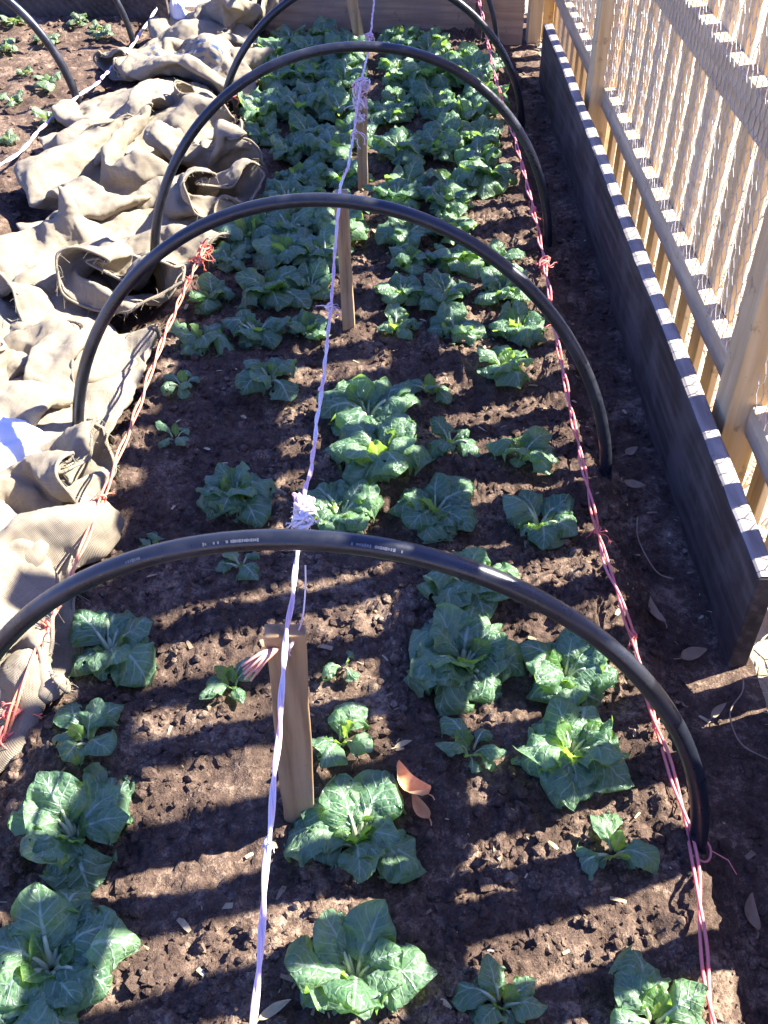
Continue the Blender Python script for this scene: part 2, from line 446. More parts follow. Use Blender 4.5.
def plank(x0, x1, y0, y1, z0, z1, n, seed, label):
    t = thing('plank_wall', ((x0 + x1) / 2, (y0 + y1) / 2, 0), label, 'retaining board')
    cx, cy = (x0 + x1) / 2, (y0 + y1) / 2
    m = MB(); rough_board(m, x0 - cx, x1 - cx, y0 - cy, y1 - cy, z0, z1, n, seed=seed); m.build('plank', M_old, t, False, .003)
    m = MB(); n2 = n * 2                                              # splintery upper edge, painted lighter as if catching the light
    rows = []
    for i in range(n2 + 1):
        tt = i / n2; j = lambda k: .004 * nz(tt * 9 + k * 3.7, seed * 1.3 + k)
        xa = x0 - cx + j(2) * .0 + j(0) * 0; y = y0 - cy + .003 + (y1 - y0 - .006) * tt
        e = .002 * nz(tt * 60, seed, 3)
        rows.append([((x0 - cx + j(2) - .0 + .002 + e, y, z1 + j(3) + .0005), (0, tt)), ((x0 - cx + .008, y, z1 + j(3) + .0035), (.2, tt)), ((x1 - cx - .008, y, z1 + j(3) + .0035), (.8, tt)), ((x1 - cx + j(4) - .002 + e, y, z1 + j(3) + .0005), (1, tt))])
    m.grid(rows, True); m.build('upper_edge', M_lit_edge, t, False)
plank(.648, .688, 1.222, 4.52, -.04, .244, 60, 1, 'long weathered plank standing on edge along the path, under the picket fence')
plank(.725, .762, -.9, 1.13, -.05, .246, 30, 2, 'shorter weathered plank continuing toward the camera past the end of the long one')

fence = thing('picket_fence', (.79, 3.2, 0), 'tall pine picket fence with two rails, square posts and chicken wire', 'fence')
fx, fy = .79, 3.2
def fpart(name, m, mat, smooth=False, bevel=.003):
    return m.build(name, mat, fence, smooth, bevel)
posts = [(1.692, 1.781), (3.625, 3.714), (5.20, 5.289), (-.25, -.16)]
for y0, y1 in posts:
    m = MB(); m.box(.710 - fx, .7895 - fx, y0 - fy, y1 - fy, -.03, 1.52); fpart('post', m, M_pine)
spans = [(-.158, 1.690), (1.783, 3.623), (3.716, 5.198)]
rails = [(.212, .283), (.700, .790), (1.24, 1.325)]
for k, (a, b) in enumerate(spans):
    for z0, z1 in rails:
        m = MB(); rough_board(m, .755 - fx, .792 - fx, a - fy, b - fy, z0, z1, 24, jit=.003, seed=k + z0 * 10); fpart('rail', m, M_rail)
for a, b in spans[1:]:                                                 # unseen wide board added to shade the bed's left half, beyond the second post
    m = MB(); rough_board(m, .729 - fx, .7535 - fx, a - fy, b - fy, 1.02, 1.30, 24, jit=.003, seed=31 + a); fpart('shade_board', m, M_rail)
prnd = random.Random(11)
spots = [.02 + .1475 * k for k in range(39)] + [.02 - .1475 * k for k in range(1, 7)]; pick = []
for y in spots:
    w = .069 + prnd.uniform(-.006, .006); j = prnd.uniform(-.006, .006); top = 1.46 + prnd.uniform(-.02, .02)
    pick.append((y + j, w)); m = MB(); y0, y1 = y + j - w / 2 - fy, y + j + w / 2 - fy
    lean = prnd.uniform(-.006, .006)
    o = len(m.v)
    for (zz, q) in ((-.02, 0), (top, lean)):
        for (x, yy) in ((.7935 - fx, y0), (.812 - fx, y0), (.812 - fx, y1), (.7935 - fx, y1)): m.vert((x, yy + q, zz))
    m.f += [(0, 1, 5, 4), (1, 2, 6, 5), (2, 3, 7, 6), (3, 0, 4, 7), (3, 2, 1, 0), (4, 5, 6, 7)]
    fpart('picket', m, M_pine if prnd.random() < .7 else M_rail)
# chicken wire stapled to the rails
m = MB(); cw, chh = .034, .036
wr = random.Random(3)
def wire_pt(i, k, side):
    yy = 1.15 + i * cw / 2; zz = .292 + k * chh
    return Vector((.7505 - fx + .003 * nz(yy * 9, zz * 9, 2), yy - fy + .003 * nz(yy * 14, zz * 14, 5), zz + side))
def wire_seg(p, q, r):
    yy = (p.y + q.y) / 2 + fy
    if any(a - .006 < yy < b + .006 for a, b in posts): return
    m.tube([p, q], r, 3, False)
nc = int((5.2 - 1.15) / (cw / 2)); nr = int(.92 / chh)
for k in range(nr):
    for i in range(nc):
        if (i + k) % 2: continue
        a = wire_pt(i, k, 0); b = wire_pt(i, k, chh * .48)
        wire_seg(a, b, .0016)                                       # twisted upright
        for di in (-1, 1):
            if 0 <= i + di < nc: wire_seg(b, wire_pt(i + di, k + 1, 0), .00095)
m.build('chicken_wire', M_wire, fence, True)

# boards across the far end
m = MB(); rough_board(m, -.80, .628, 5.06, 5.10, -.02, .40, 30, 'X', seed=7)
tag(m.build('end_board', M_end, smooth=False, bevel=.003), 'tan board with a knot closing the far end of the planted bed', 'end board')
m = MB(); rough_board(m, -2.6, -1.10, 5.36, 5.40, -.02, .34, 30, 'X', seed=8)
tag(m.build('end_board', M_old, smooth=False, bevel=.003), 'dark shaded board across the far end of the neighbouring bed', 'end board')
m = MB(); m.box(.655, .72, 5.07, 5.16, -.02, .95)
tag(m.build('corner_post', M_pine, smooth=False, bevel=.004), 'short square pine post in the far corner where board and fence meet', 'post')

def stake(x, y, z0, top, w, th, label, mat=M_stake, rz=0, name='wooden_stake'):
    m = MB(); n = 10; H = top[2] - z0; o = 0
    dx, dy = top[0] - x, top[1] - y
    sd = x * 7 + y * 3
    for i in range(n + 1):
        t = i / n; k = 1 - .06 * (1 - t)
        j = lambda q: .0030 * nz(t * 6 + q, sd)
        for (a, b) in ((-1, -1), (1, -1), (1, 1), (-1, 1)):
            zz = -.05 + (H + .05) * t
            if i == n: zz += .012 * nz(a * 3 + sd, b * 2, 1)
            m.vert((a * w / 2 * k + j(a) + dx * t, b * th / 2 + j(b + 4) + dy * t, zz))
    for i in range(n):
        for k in range(4): m.f.append((i * 4 + k, i * 4 + (k + 1) % 4, (i + 1) * 4 + (k + 1) % 4, (i + 1) * 4 + k))
    m.f += [(3, 2, 1, 0), tuple(n * 4 + k for k in range(4))]
    o = m.build(name, mat, None, False, .002); o.location = (x, y, z0); o.rotation_euler = (0, 0, rz)
    return tag(o, label, 'stake', 'stakes down the middle of the bed')
stake(-.1525, .858, .06, (-.1395, .862, .515), .054, .026, 'nearest wooden stake, wide and flat topped, with a small knot hole', rz=.12)
stake(-.115, 2.332, .06, (-.1265, 2.33, .472), .034, .022, 'slim sunlit wooden stake just behind the second hoop')
stake(-.0995, 3.249, .06, (-.0985, 3.24, .435), .036, .024, 'greyish wooden stake wrapped in fuzzy white string behind the third hoop')
stake(-.1275, 4.731, .06, (-.20, 4.73, .42), .050, .026, 'leaning grey wooden stake at the far end of the bed')
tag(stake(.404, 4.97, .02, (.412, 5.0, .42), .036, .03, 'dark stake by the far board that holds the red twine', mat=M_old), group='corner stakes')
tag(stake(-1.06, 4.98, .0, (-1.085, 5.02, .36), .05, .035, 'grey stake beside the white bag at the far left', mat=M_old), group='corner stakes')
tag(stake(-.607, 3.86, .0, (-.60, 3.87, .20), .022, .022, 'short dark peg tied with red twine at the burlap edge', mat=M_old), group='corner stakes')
tag(stake(-.556, 2.66, .0, (-.55, 2.655, .15), .018, .018, 'thin peg hidden in the frayed orange twine knot', mat=M_old), group='corner stakes')

# ------------------------------------------------------------------ black pipe hoops
def hoop_points(p, n=72):
    xl, yl, xr, yr, H, lean, e = p; out = []
    for i in range(n + 1):
        t = math.pi * i / n; c = math.cos(t); c = math.copysign(abs(c) ** e, c); s = max(0, math.sin(t)) ** e
        k = (c + 1) / 2
        out.append(Vector((xl + (xr - xl) * k, yl + (yr - yl) * k + lean * s, H * s)))
    out[0].z = out[-1].z = -.05
    return out
hoops = [((-.707, .883, .489, .808, .633, .067, .98), 'nearest black pipe hoop with faint white printing, arching over the first stake'),
         ((-.745, 1.832, .491, 1.723, .663, .078, 1.005), 'second black pipe hoop, its left leg standing in the smooth burlap sack'),
         ((-.718, 2.69, .493, 2.869, .659, .048, .967), 'third black pipe hoop, arching past the fuzzy wrapped stake'),
         ((-.671, 3.867, .515, 3.932, .592, -.013, 1.048), 'fourth black pipe hoop, its top cut off by the photo edge'),
         ((-.638, 4.879, .475, 4.60, .691, .019, .98), 'farthest black pipe hoop, next to the end board')]
hoop_curves = []
for p, lab in hoops:
    pts = hoop_points(p); base = Vector(((p[0] + p[2]) / 2, (p[1] + p[3]) / 2, 0)); hoop_curves.append(pts)
    m = MB(); m.tube([q - base for q in pts], (.0140 if p[1] < 1 else .0138) if p[1] < 4.5 else .011, 14)
    if p[1] < 1:
        h = thing('pipe_hoop', base, lab, 'hoop', 'black pipe hoops over the planted bed')
        m.build('pipe', M_pipe, h)
        pr = random.Random(4)                                        # rows of tiny printed marks along the upper face
        for s0, s1, cnt in ((31.5, 34.0, 20), (38.2, 41.0, 26), (44.2, 45.2, 8)):
            k = MB()
            for i in range(cnt):
                if pr.random() < .18: continue
                u = s0 + (s1 - s0) * i / cnt; a = int(u); q = pts[a].lerp(pts[a + 1], u - a)
                tg = (pts[a + 1] - pts[a]).normalized(); nrm = (Vector((0, -.72, .70)) - tg * tg.dot(Vector((0, -.72, .70)))).normalized(); up = nrm.cross(tg)
                c = q + nrm * .0143 - base; hw = pr.uniform(.0009, .0017); hh = .0024 * pr.uniform(.6, 1)
                a0 = len(k.v)
                for sx, sy in ((-1, -1), (1, -1), (1, 1), (-1, 1)): k.vert(c + tg * sx * hw + up * sy * hh)
                k.f.append((a0, a0 + 1, a0 + 2, a0 + 3))
            k.build('printed_line', M_print, h, False)
    else:
        o = m.build('pipe_hoop', M_pipe); o.location = base; tag(o, lab, 'hoop', 'black pipe hoops over the planted bed')
for (xr, y, H, xl, lab, lean) in ((-1.285, 4.12, .58, -2.35, 'black pipe hoop with a bright sunlit edge over the left bed', -.02),
                            (-1.214, 4.91, .58, -2.3, 'farther thin black hoop standing at the end of the left bed', 0)):
    pts = hoop_points((xl, y + .1, xr, y, H, lean, 1.0)); base = Vector((-1.8, y, 0))
    m = MB(); m.tube([q - base for q in pts], .0165 if y < 4.5 else .014, 14); o = m.build('pipe_hoop', M_pipe); o.location = base
    tag(o, lab, 'hoop', 'black pipe hoops over the left bed')

# ------------------------------------------------------------------ twine
def helix(path, r, turns_per_m, ph):
    out = []; L = 0
    for i, p in enumerate(path):
        if i: L += (p - path[i - 1]).length
        t = (path[min(i + 1, len(path) - 1)] - path[max(i - 1, 0)]).normalized()
        a = t.cross(Vector((0, 0, 1))).normalized(); b = a.cross(t); g = L * turns_per_m * 2 * math.pi + ph
        out.append(p + (a * math.cos(g) + b * math.sin(g)) * r)
    return out
def resample(path, d):
    out = [path[0]]; acc = 0
    for a, b in zip(path, path[1:]):
        L = (b - a).length
        while acc + L >= d:
            a = a.lerp(b, (d - acc) / L); L = (b - a).length; out.append(a); acc = 0
        acc += L
    out.append(path[-1]); return out
def twine(name, pts, mat, r, label, off=.004, turns=5, strands=2, seed=0):
    base = Vector(pts[len(pts) // 2]); root = thing(name, base, label, 'twine')
    path = resample(smooth_path([Vector(p) - base for p in pts], 10), .011)
    path = [p + Vector((nz(p.y * 11, seed, 1), 0, nz(p.y * 9, seed, 4))) * .0035 for p in path]
    m = MB()
    for k in range(strands): m.tube(helix(path, off, turns, k * 2 * math.pi / strands), r, 6)
    m.build('strands', mat, root)
    return root, base, path
def knot(root, base, p, mat, size, seed, tails=5, tail=.04, loops=3, r=.0018, fuzz=0):
    rn = random.Random(seed); m = MB(); p = Vector(p) - base
    for i in range(loops):
        ax = Vector((rn.uniform(-1, 1), rn.uniform(-1, 1), rn.uniform(-1, 1))).normalized(); u = ax.orthogonal().normalized(); v = ax.cross(u)
        R0 = size * rn.uniform(.45, .9); c = p + Vector((rn.uniform(-1, 1), rn.uniform(-1, 1), rn.uniform(-1, 1))) * size * .3
        m.tube([c + (u * math.cos(a) + v * math.sin(a) * .7) * R0 for a in np.linspace(0, 6.0, 14)], r, 5)
    for i in range(tails + fuzz):
        thin = i >= tails; L = tail * rn.uniform(.35, 1.0) * (.55 if thin else 1); d = Vector((rn.uniform(-1, 1), rn.uniform(-1, 1), rn.uniform(-.6, .6))).normalized()
        q = [p + Vector((rn.uniform(-1, 1), rn.uniform(-1, 1), rn.uniform(-1, 1))) * size * .5]
        for k in range(4):
            d = (d + Vector((rn.uniform(-.8, .8), rn.uniform(-.8, .8), rn.uniform(-.9, .35)))).normalized(); q.append(q[-1] + d * L / 4)
        q = smooth_path(q, 3); rr = r * (.28 if thin else .8)
        m.tube(q, [rr * (1 - .5 * k / (len(q) - 1)) for k in range(len(q))], 4)
        if not thin:                                                  # frayed end
            for k in range(5):
                e = q[-1]; f = (d + Vector((rn.uniform(-.8, .8), rn.uniform(-.8, .8), rn.uniform(-.8, .5)))).normalized() * L * .22
                m.tube([e, e + f * .5 + Vector((0, 0, .002)), e + f], r * .25, 3)
    return m.build('knot', mat, root)

rt, rb, rp = twine('red_twine', [(.43, -1.1, .08), (.43, -.3, .10), (.432, .35, .10), (.4335, .528, .095), (.472, .804, .075), (.457, .99, .09), (.447, 1.229, .10), (.430, 1.459, .10), (.430, 1.849, .10), (.437, 2.291, .10), (.452, 2.654, .10), (.451, 3.018, .12), (.440, 3.508, .14), (.413, 4.105, .17), (.392, 4.955, .26)],
    M_red, .0027, 'doubled coral red twine stretched along the right edge of the bed past every hoop', .0045, 3.2, seed=2)
for i, (p, s, tl) in enumerate([((.449, 1.215, .10), .010, 2), ((.428, 1.50, .10), .010, 3), ((.452, 2.66, .10), .022, 6), ((.437, 2.31, .10), .009, 2), ((.451, 2.98, .12), .012, 4), ((.447, 3.3, .13), .010, 3), ((.395, 4.90, .255), .03, 8), ((.455, 1.02, .09), .007, 1)]):
    knot(rt, rb, p, M_red, s, 20 + i, tl + 2, .035 if s < .02 else .06, 3 if s < .02 else 6, .0022, 8)
m = MB(); c = Vector((.489, .806, .055)) - rb                          # the turn round the foot of the nearest hoop
m.tube([c + Vector((.017 * math.cos(a), .019 * math.sin(a), .004 * math.sin(a * 2))) for a in np.linspace(0, 6.6, 24)] , .0022, 6)
m.tube([c + Vector((.017, 0, 0)), c + Vector((.045, -.01, -.012)), c + Vector((.055, -.03, -.02))], .0012, 4)
m.build('loop_round_hoop', M_red, rt)

rt, rb, rp = twine('orange_twine', [(-.548, 2.655, .16), (-.553, 2.122, .22), (-.565, 1.734, .22), (-.59, 1.49, .19), (-.613, 1.30, .16), (-.633, 1.183, .14), (-.652, 1.071, .12), (-.676, 1.00, .06)],
    M_orangered, .0026, 'orange red frayed twine stretched along the burlap edge on the left of the bed', .0042, 4, seed=6)
for i, (p, s, tl, mt) in enumerate([((-.548, 2.655, .155), .030, 9, M_orangered), ((-.553, 2.60, .15), .02, 6, M_orangered), ((-.551, 2.40, .19), .010, 3, M_orangered), ((-.589, 1.50, .19), .012, 3, M_orangered), ((-.631, 1.20, .142), .011, 6, M_orangered), ((-.664, 1.045, .09), .018, 8, M_red), ((-.672, 1.01, .07), .02, 8, M_red)]):
    knot(rt, rb, p, mt, s, 40 + i, tl, .05, 4 if s > .015 else 2, .0024, 6)

rt, rb, rp = twine('red_twine', [(-.60, 3.87, .19), (-.607, 3.855, .10), (-.615, 3.78, .05), (-.595, 3.70, .075)], M_red, .0028, 'short piece of red twine hanging from the little peg by the burlap', .004, 6, seed=9)
knot(rt, rb, (-.60, 3.865, .175), M_red, .02, 61, 6, .06, 4, .0024); knot(rt, rb, (-.612, 3.80, .06), M_orangered, .016, 62, 4, .05, 3, .0024)

white_pts = [(-.13, -1.1, .45), (-.13, -.4, .47), (-.133, .20, .485), (-.135, .378, .493), (-.135, .49, .50), (-.136, .636, .512), (-.137, .770, .522), (-.139, .862, .522), (-.135, .95, .518), (-.135, 1.116, .513), (-.135, 1.366, .444), (-.134, 1.886, .398), (-.127, 2.329, .476), (-.118, 2.67, .41), (-.099, 3.237, .425), (-.085, 3.9, .35), (-.075, 4.73, .32), (-.07, 5.055, .33)]
rt, rb, rp = twine('white_string', white_pts, M_white, .0025, 'white string running down the middle of the bed from stake to stake', .0018, 7, seed=12)
for i, (p, s, tl, tail, lp, fz, mt) in enumerate([((-.135, 1.116, .513), .019, 9, .035, 16, 70, M_white), ((-.134, 1.075, .515), .017, 6, .03, 14, 60, M_white), ((-.134, 1.90, .398), .012, 4, .035, 5, 20, M_white), ((-.134, 1.55, .425), .006, 1, .03, 1, 2, M_white),
        ((-.099, 3.232, .42), .032, 6, .05, 26, 90, M_white), ((-.10, 3.227, .37), .030, 5, .05, 22, 80, M_white), ((-.103, 3.225, .325), .02, 4, .05, 10, 40, M_white), ((-.083, 4.0, .345), .02, 6, .05, 6, 14, M_white), ((-.11, 2.85, .415), .012, 4, .08, 3, 6, M_white), ((-.139, .858, .50), .013, 2, .03, 3, 3, M_white), ((-.136, .56, .505), .006, 3, .025, 2, 8, M_white)]):
    knot(rt, rb, p, mt, s, 80 + i, tl, tail, lp, .0026, fz)
m = MB()                                                              # faded pink tuft tied on the first stake
b0 = Vector((-.150, .85, .495)) - rb; rn = random.Random(8)
for i in range(22):
    d = Vector((-.036 + rn.uniform(-.012, .008), -.028 + rn.uniform(-.012, .012), -.012 + rn.uniform(-.014, .016)))
    m.tube([b0, b0 + d * .5 + Vector((0, 0, .006)), b0 + d], [.0022, .0026, .0014], 5)
M_pink = twine_material('faded_pink_twine', (.72, .36, .28), (.78, .46, .38)); m.build('tuft', M_pink, rt)
m = MB(); m.tube(smooth_path([Vector(p) - rb for p in [(-.112, .90, .60), (-.113, .89, .57), (-.118, .872, .53), (-.128, .86, .505)]], 6), .0011, 4)
m.build('loose_end', M_white, rt)

rt, rb, rp = twine('white_twine', [(-1.75, 2.8, .10), (-1.386, 3.397, .10), (-1.33, 3.75, .10), (-1.285, 4.10, .09), (-1.234, 4.216, .10), (-1.235, 4.55, .07), (-1.205, 4.88, .07), (-1.15, 5.15, .13), (-1.085, 5.36, .19)],
    M_white, .0042, 'white cord along the edge of the left bed between its two hoops', .003, 5, seed=15)

# ------------------------------------------------------------------ plants
def leaf(m, rn, az, L, W, a0, bend, side, nu, nv, pet=.24, z0=.0, blister=1.0, r0=.004, roll=0.0, floor=.006, stalk=None):
    er = Vector((math.cos(az), math.sin(az), 0)); B0 = Vector((-math.sin(az), math.cos(az), 0)); Z = Vector((0, 0, 1))
    p = er * r0 + Z * z0; a = a0; rows = []; mid = []; sd = rn.uniform(0, 50); ruf = rn.uniform(.4, 1.0); sway = rn.uniform(-.5, .5)
    rip = rn.uniform(4, 7); notch = rn.uniform(.0, .10)
    for j in range(nv + 1):
        t = 1 - (1 - j / nv) ** 1.35
        if j:
            a = a0 - bend * (t ** 1.25); p = p + (er * math.cos(a) + Z * math.sin(a) + B0 * sway * .5 * t) * (L * (t - tp))
        tp = t
        T = er * math.cos(a) + Z * math.sin(a); N = -er * math.sin(a) + Z * math.cos(a)
        rl = roll * t; B = B0 * math.cos(rl) + N * math.sin(rl); N = N * math.cos(rl) - B0 * math.sin(rl)
        tt = (t - pet) / (1 - pet)
        if tt <= 0: w = W * (.10 + .10 * max(0, 1 + tt * 3) ** 2)
        else:
            k = 2 * (tt ** .85) - 1; w = W * max(.0, 1 - abs(k) ** 2.2) ** .55
            w = max(w, W * .2 * (1 - tt * 4)) if tt < .25 else w
            if j == nv: w = W * .05
        row = []
        for i in range(nu + 1):
            s = 2 * i / nu - 1; u = s * w * (1 + notch * nz(t * 6 + sd, s * 2))
            h = -side * W * s * s * (w / W) * (.55 + .45 * t)
            if tt > 0:
                q = t - .33 * abs(s) ** .8
                h += blister * W * .09 * (abs(math.sin(q * 7 * math.pi)) - .5) * min(1, abs(s) * 4) * (1 - .3 * abs(s))
                h += blister * W * .3 * nz(u / W * 2.2 + sd, t * 4.4, sd)
                h += W * .24 * ruf * abs(s) ** 3 * math.sin(t * rip * 3 + sd + s * 2)
                h -= W * .05 * (1 - abs(s)) ** 4
            back = -T * (abs(s) ** 2 * w * .22 if tt > .5 else 0) + T * (abs(s) ** 2 * w * .12 if 0 < tt < .35 else 0)
            c = p + B * u * (1 - .12 * abs(side) * s * s) + N * h + back
            if c.z < floor + .008 * abs(nz(c.x * 40, c.y * 40, sd)): c.z = floor + .008 * abs(nz(c.x * 40, c.y * 40, sd)) + .15 * h * (h > 0)
            row.append((c, (i / nu, t)))
        if p.z < floor: p.z = floor
        if t < pet + .22: mid.append(p - N * W * .03)
        rows.append(row)
    m.tint = rn.random(); m.grid(rows)
    if stalk is not None and len(mid) > 2:
        n = len(mid); stalk.tube(mid, [W * (.135 - .085 * k / (n - 1)) for k in range(n)], 6)

def plant_parts(seed, size, n_out, n_in, droop=1.0, upright=0.0, nu=8, nv=12, wf=1.0, heart=4, az0=None, spread=1.0):
    rn = random.Random(seed); out = MB(); inn = MB(); st = MB(); az = rn.uniform(0, 6.28) if az0 is None else az0
    for i in range(n_out):
        az += 2.4 + rn.uniform(-.65, .65); k = i / max(1, n_out - 1)
        L = size * rn.uniform(.40, .72) * (1 - .08 * k) * (.6 if rn.random() < .18 else 1); W = L * rn.uniform(.34, .46) * wf
        a0 = rn.uniform(48, 74) + 12 * k + 10 * upright; b = (a0 + rn.uniform(55, 105)) * droop
        leaf(out, rn, az, L, W, R(a0), R(b), rn.uniform(.45, 1.05), nu, nv, rn.uniform(.2, .32), .0, 1, .008, rn.uniform(-.8, .8), .006, st)
    for i in range(n_in):
        az += 2.4 + rn.uniform(-.6, .6); k = i / max(1, n_in)
        L = size * rn.uniform(.44, .62) * (1 - .15 * k); W = L * rn.uniform(.33, .44) * wf
        a0 = rn.uniform(66, 84) + 5 * upright; b = (a0 + rn.uniform(-10, 60)) * droop
        leaf(out, rn, az, L, W, R(a0), R(b), rn.uniform(.1, .9), nu, nv, .24, .004, 1, .006, rn.uniform(-.7, .7), .006, st)
    for i in range(heart):
        az += 2.4 + rn.uniform(-.5, .5)
        L = size * rn.uniform(.20, .36); W = L * rn.uniform(.28, .40)
        leaf(inn, rn, az, L, W, R(rn.uniform(68, 88)), R(rn.uniform(10, 70)), rn.uniform(-.4, .4), max(4, nu - 2), max(6, nv - 4), .15, .006, .8, .006, rn.uniform(-.5, .5), .006)
    return out, inn, st

GROUP = 'cabbage plants in the bed'
def plant(loc, label, mats=None, rz=0, sc=1, group=GROUP, name='cabbage_plant', **kw):
    t = thing(name, loc, label, 'cabbage', group, rz); t.scale = (sc, sc, sc); t.rotation_euler = (.09 * nz(loc[0] * 9, loc[1] * 9, 3), .09 * nz(loc[0] * 9, loc[1] * 9, 6), rz)
    out, inn, st = plant_parts(**kw)
    mats = mats or (M_leaf, M_heart, M_stalk)
    if out.v: out.build('outer_leaves', mats[0], t)
    if inn.v: inn.build('heart_leaves', mats[1], t)
    if st.v: st.build('stalks', mats[2], t)
    return t
def dup(root, loc, label, rz, sc, group=GROUP):
    r = root.copy(); COL.objects.link(r); r.location = loc; r.rotation_euler = (0, 0, rz); r.scale = (sc, sc, sc * 1.12); r['label'] = label; r['group'] = group
    for ch in list(root.children):
        c = ch.copy(); COL.objects.link(c); c.parent = r
    return r
def soil_at(x, y): return terrain(x, y) + .002

H = dict(nu=12, nv=18)
near = [
 # x, y, label, args
 (-.532, 1.204, 'dark flat cabbage with three broad veined leaves under the left of the nearest hoop', dict(seed=101, size=.20, n_out=5, n_in=3, heart=2, droop=1.0, **H)),
 (-.292, 1.122, 'small tattered cabbage sprout left of the nearest stake, one leaf lying flat', dict(seed=102, wf=.62, size=.135, n_out=3, n_in=2, heart=3, droop=.9, az0=1.2, **H)),
 (-.520, .985, 'small cabbage with one long leaf stretched flat to the right, near the pink knots', dict(seed=103, size=.16, n_out=4, n_in=3, heart=2, droop=.9, **H)),
 (-.505, .815, 'large dark cabbage with spreading pale veined leaves near the lower left edge', dict(seed=104, size=.225, n_out=7, n_in=4, heart=3, **H)),
 (-.485, .605, 'large cabbage in the bottom left corner of the photo', dict(seed=105, size=.225, n_out=6, n_in=4, heart=4, **H)),
 (-.055, .815, 'large bright green cabbage at the foot of the nearest stake', dict(seed=106, size=.225, n_out=6, n_in=5, heart=4, **H)),
 (-.052, .590, 'large cabbage with upright cupped leaves at the bottom, right of the white string', dict(seed=127, size=.225, n_out=6, n_in=6, heart=4, upright=.5, droop=.8, **H)),
 (.151, .560, 'small pale green cabbage alone on the soil at the bottom edge', dict(seed=108, size=.125, n_out=4, n_in=3, heart=3, **H)),
 (.357, .535, 'cabbage cut off by the bottom edge near the red twine, one broad leaf showing', dict(seed=109, size=.18, n_out=5, n_in=3, heart=2, **H)),
 (.130, 1.165, 'biggest cabbage with heaped blistered leaves, just in front of the nearest hoop', dict(seed=110, size=.245, n_out=9, n_in=7, heart=4, upright=.5, **H)),
 (.318, 1.140, 'big cabbage under the sunlit stretch of the nearest hoop, near the red twine', dict(seed=111, size=.215, n_out=7, n_in=6, heart=4, upright=.3, **H)),
 (.300, .960, 'big pale sunlit cabbage inside the right leg of the nearest hoop', dict(seed=112, size=.215, n_out=7, n_in=6, heart=3, upright=.3, **H)),
 (.133, .965, 'thin shaded cabbage with curled stalks between two big ones', dict(seed=113, wf=.62, size=.155, n_out=5, n_in=2, heart=2, droop=1.1, **H)),
 (.345, .790, 'wilted cabbage collapsed on the soil beside the foot of the nearest hoop', dict(seed=114, wf=.62, size=.165, n_out=6, n_in=2, heart=2, droop=1.6, **H)),
 (-.088, .985, 'small upright cabbage seedling just right of the nearest stake', dict(seed=115, size=.145, n_out=3, n_in=3, heart=2, upright=1, droop=.8, **H)),
 (-.090, 1.165, 'tiny flattened cabbage sprout behind the nearest stake', dict(seed=117, wf=.62, size=.11, n_out=3, n_in=1, heart=1, droop=1.4, **H)),
 (.145, 1.345, 'cabbage half hidden behind the top right of the nearest hoop', dict(seed=118, size=.20, n_out=6, n_in=4, heart=3, **H)),
 (-.495, 1.469, 'tiny pale seedling beside the orange twine above the nearest hoop', dict(seed=119, size=.075, n_out=3, n_in=2, heart=2, nu=8, nv=10)),
 (-.307, 1.416, 'small cabbage with two round leaves just behind the nearest hoop', dict(seed=120, size=.105, n_out=4, n_in=1, heart=1, nu=10, nv=14)),
 (-.347, 1.634, 'low cabbage with a yellow green heart alone on dark soil left of the string', dict(seed=121, size=.20, n_out=6, n_in=4, heart=5, **H)),
 (-.516, 1.850, 'withered dark little cabbage between the orange twine and the low one', dict(seed=122, wf=.62, size=.12, n_out=4, n_in=2, heart=1, droop=1.3, nu=10, nv=14)),
 (-.110, 1.590, 'spreading cabbage under the fluffy white knot, right of the string', dict(seed=123, size=.21, n_out=7, n_in=4, heart=2, **H)),
 (-.060, 1.930, 'tall big cabbage with long drooping leaves right of the string, past the fluffy knot', dict(seed=124, size=.29, n_out=8, n_in=6, heart=3, upright=.8, **H)),
 (-.035, 1.740, 'broad cabbage with a big sunlit leaf in front of the tall one', dict(seed=125, size=.25, n_out=7, n_in=5, heart=3, upright=.2, **H)),
 (.093, 1.584, 'medium cabbage right of the broad one, above the nearest hoop', dict(seed=126, size=.20, n_out=6, n_in=4, heart=3, upright=.2, **H)),
 (.136, 1.819, 'small cabbage with a pair of round leaves in the middle of the right half', dict(seed=147, size=.145, n_out=4, n_in=3, heart=2, nu=10, nv=14)),
 (.300, 1.766, 'cabbage inside the red twine near the right foot of the second hoop', dict(seed=128, size=.17, n_out=6, n_in=4, heart=3, nu=10, nv=14)),
 (.316, 1.553, 'shaded cabbage near the red twine, half way between the first two hoops', dict(seed=129, size=.20, n_out=6, n_in=4, heart=2, nu=10, nv=14)),
 (-.310, 2.088, 'cabbage with a round veined leaf facing forward, left of the string before the small gap', dict(seed=130, size=.19, n_out=7, n_in=4, heart=2, nu=10, nv=14)),
 (-.510, 2.270, 'dark cabbage with one big fan shaped leaf beside the orange twine', dict(seed=131, size=.19, n_out=6, n_in=3, heart=2, nu=10, nv=14)),
 (-.531, 2.065, 'small drooping cabbage with a dry tip beside the orange twine', dict(seed=132, wf=.62, size=.13, n_out=4, n_in=2, heart=1, droop=1.3, nu=10, nv=14)),
 (.096, 2.064, 'small sparse cabbage on bare soil right of the tall one', dict(seed=133, size=.13, n_out=4, n_in=2, heart=2, nu=10, nv=14)),
 (.285, 2.136, 'cabbage by the red twine just beyond the second hoop foot', dict(seed=134, size=.18, n_out=6, n_in=4, heart=3, nu=10, nv=14)),
 (.010, 2.340, 'low little cabbage just right of the second stake', dict(seed=135, size=.15, n_out=5, n_in=3, heart=4, nu=10, nv=14)),
]
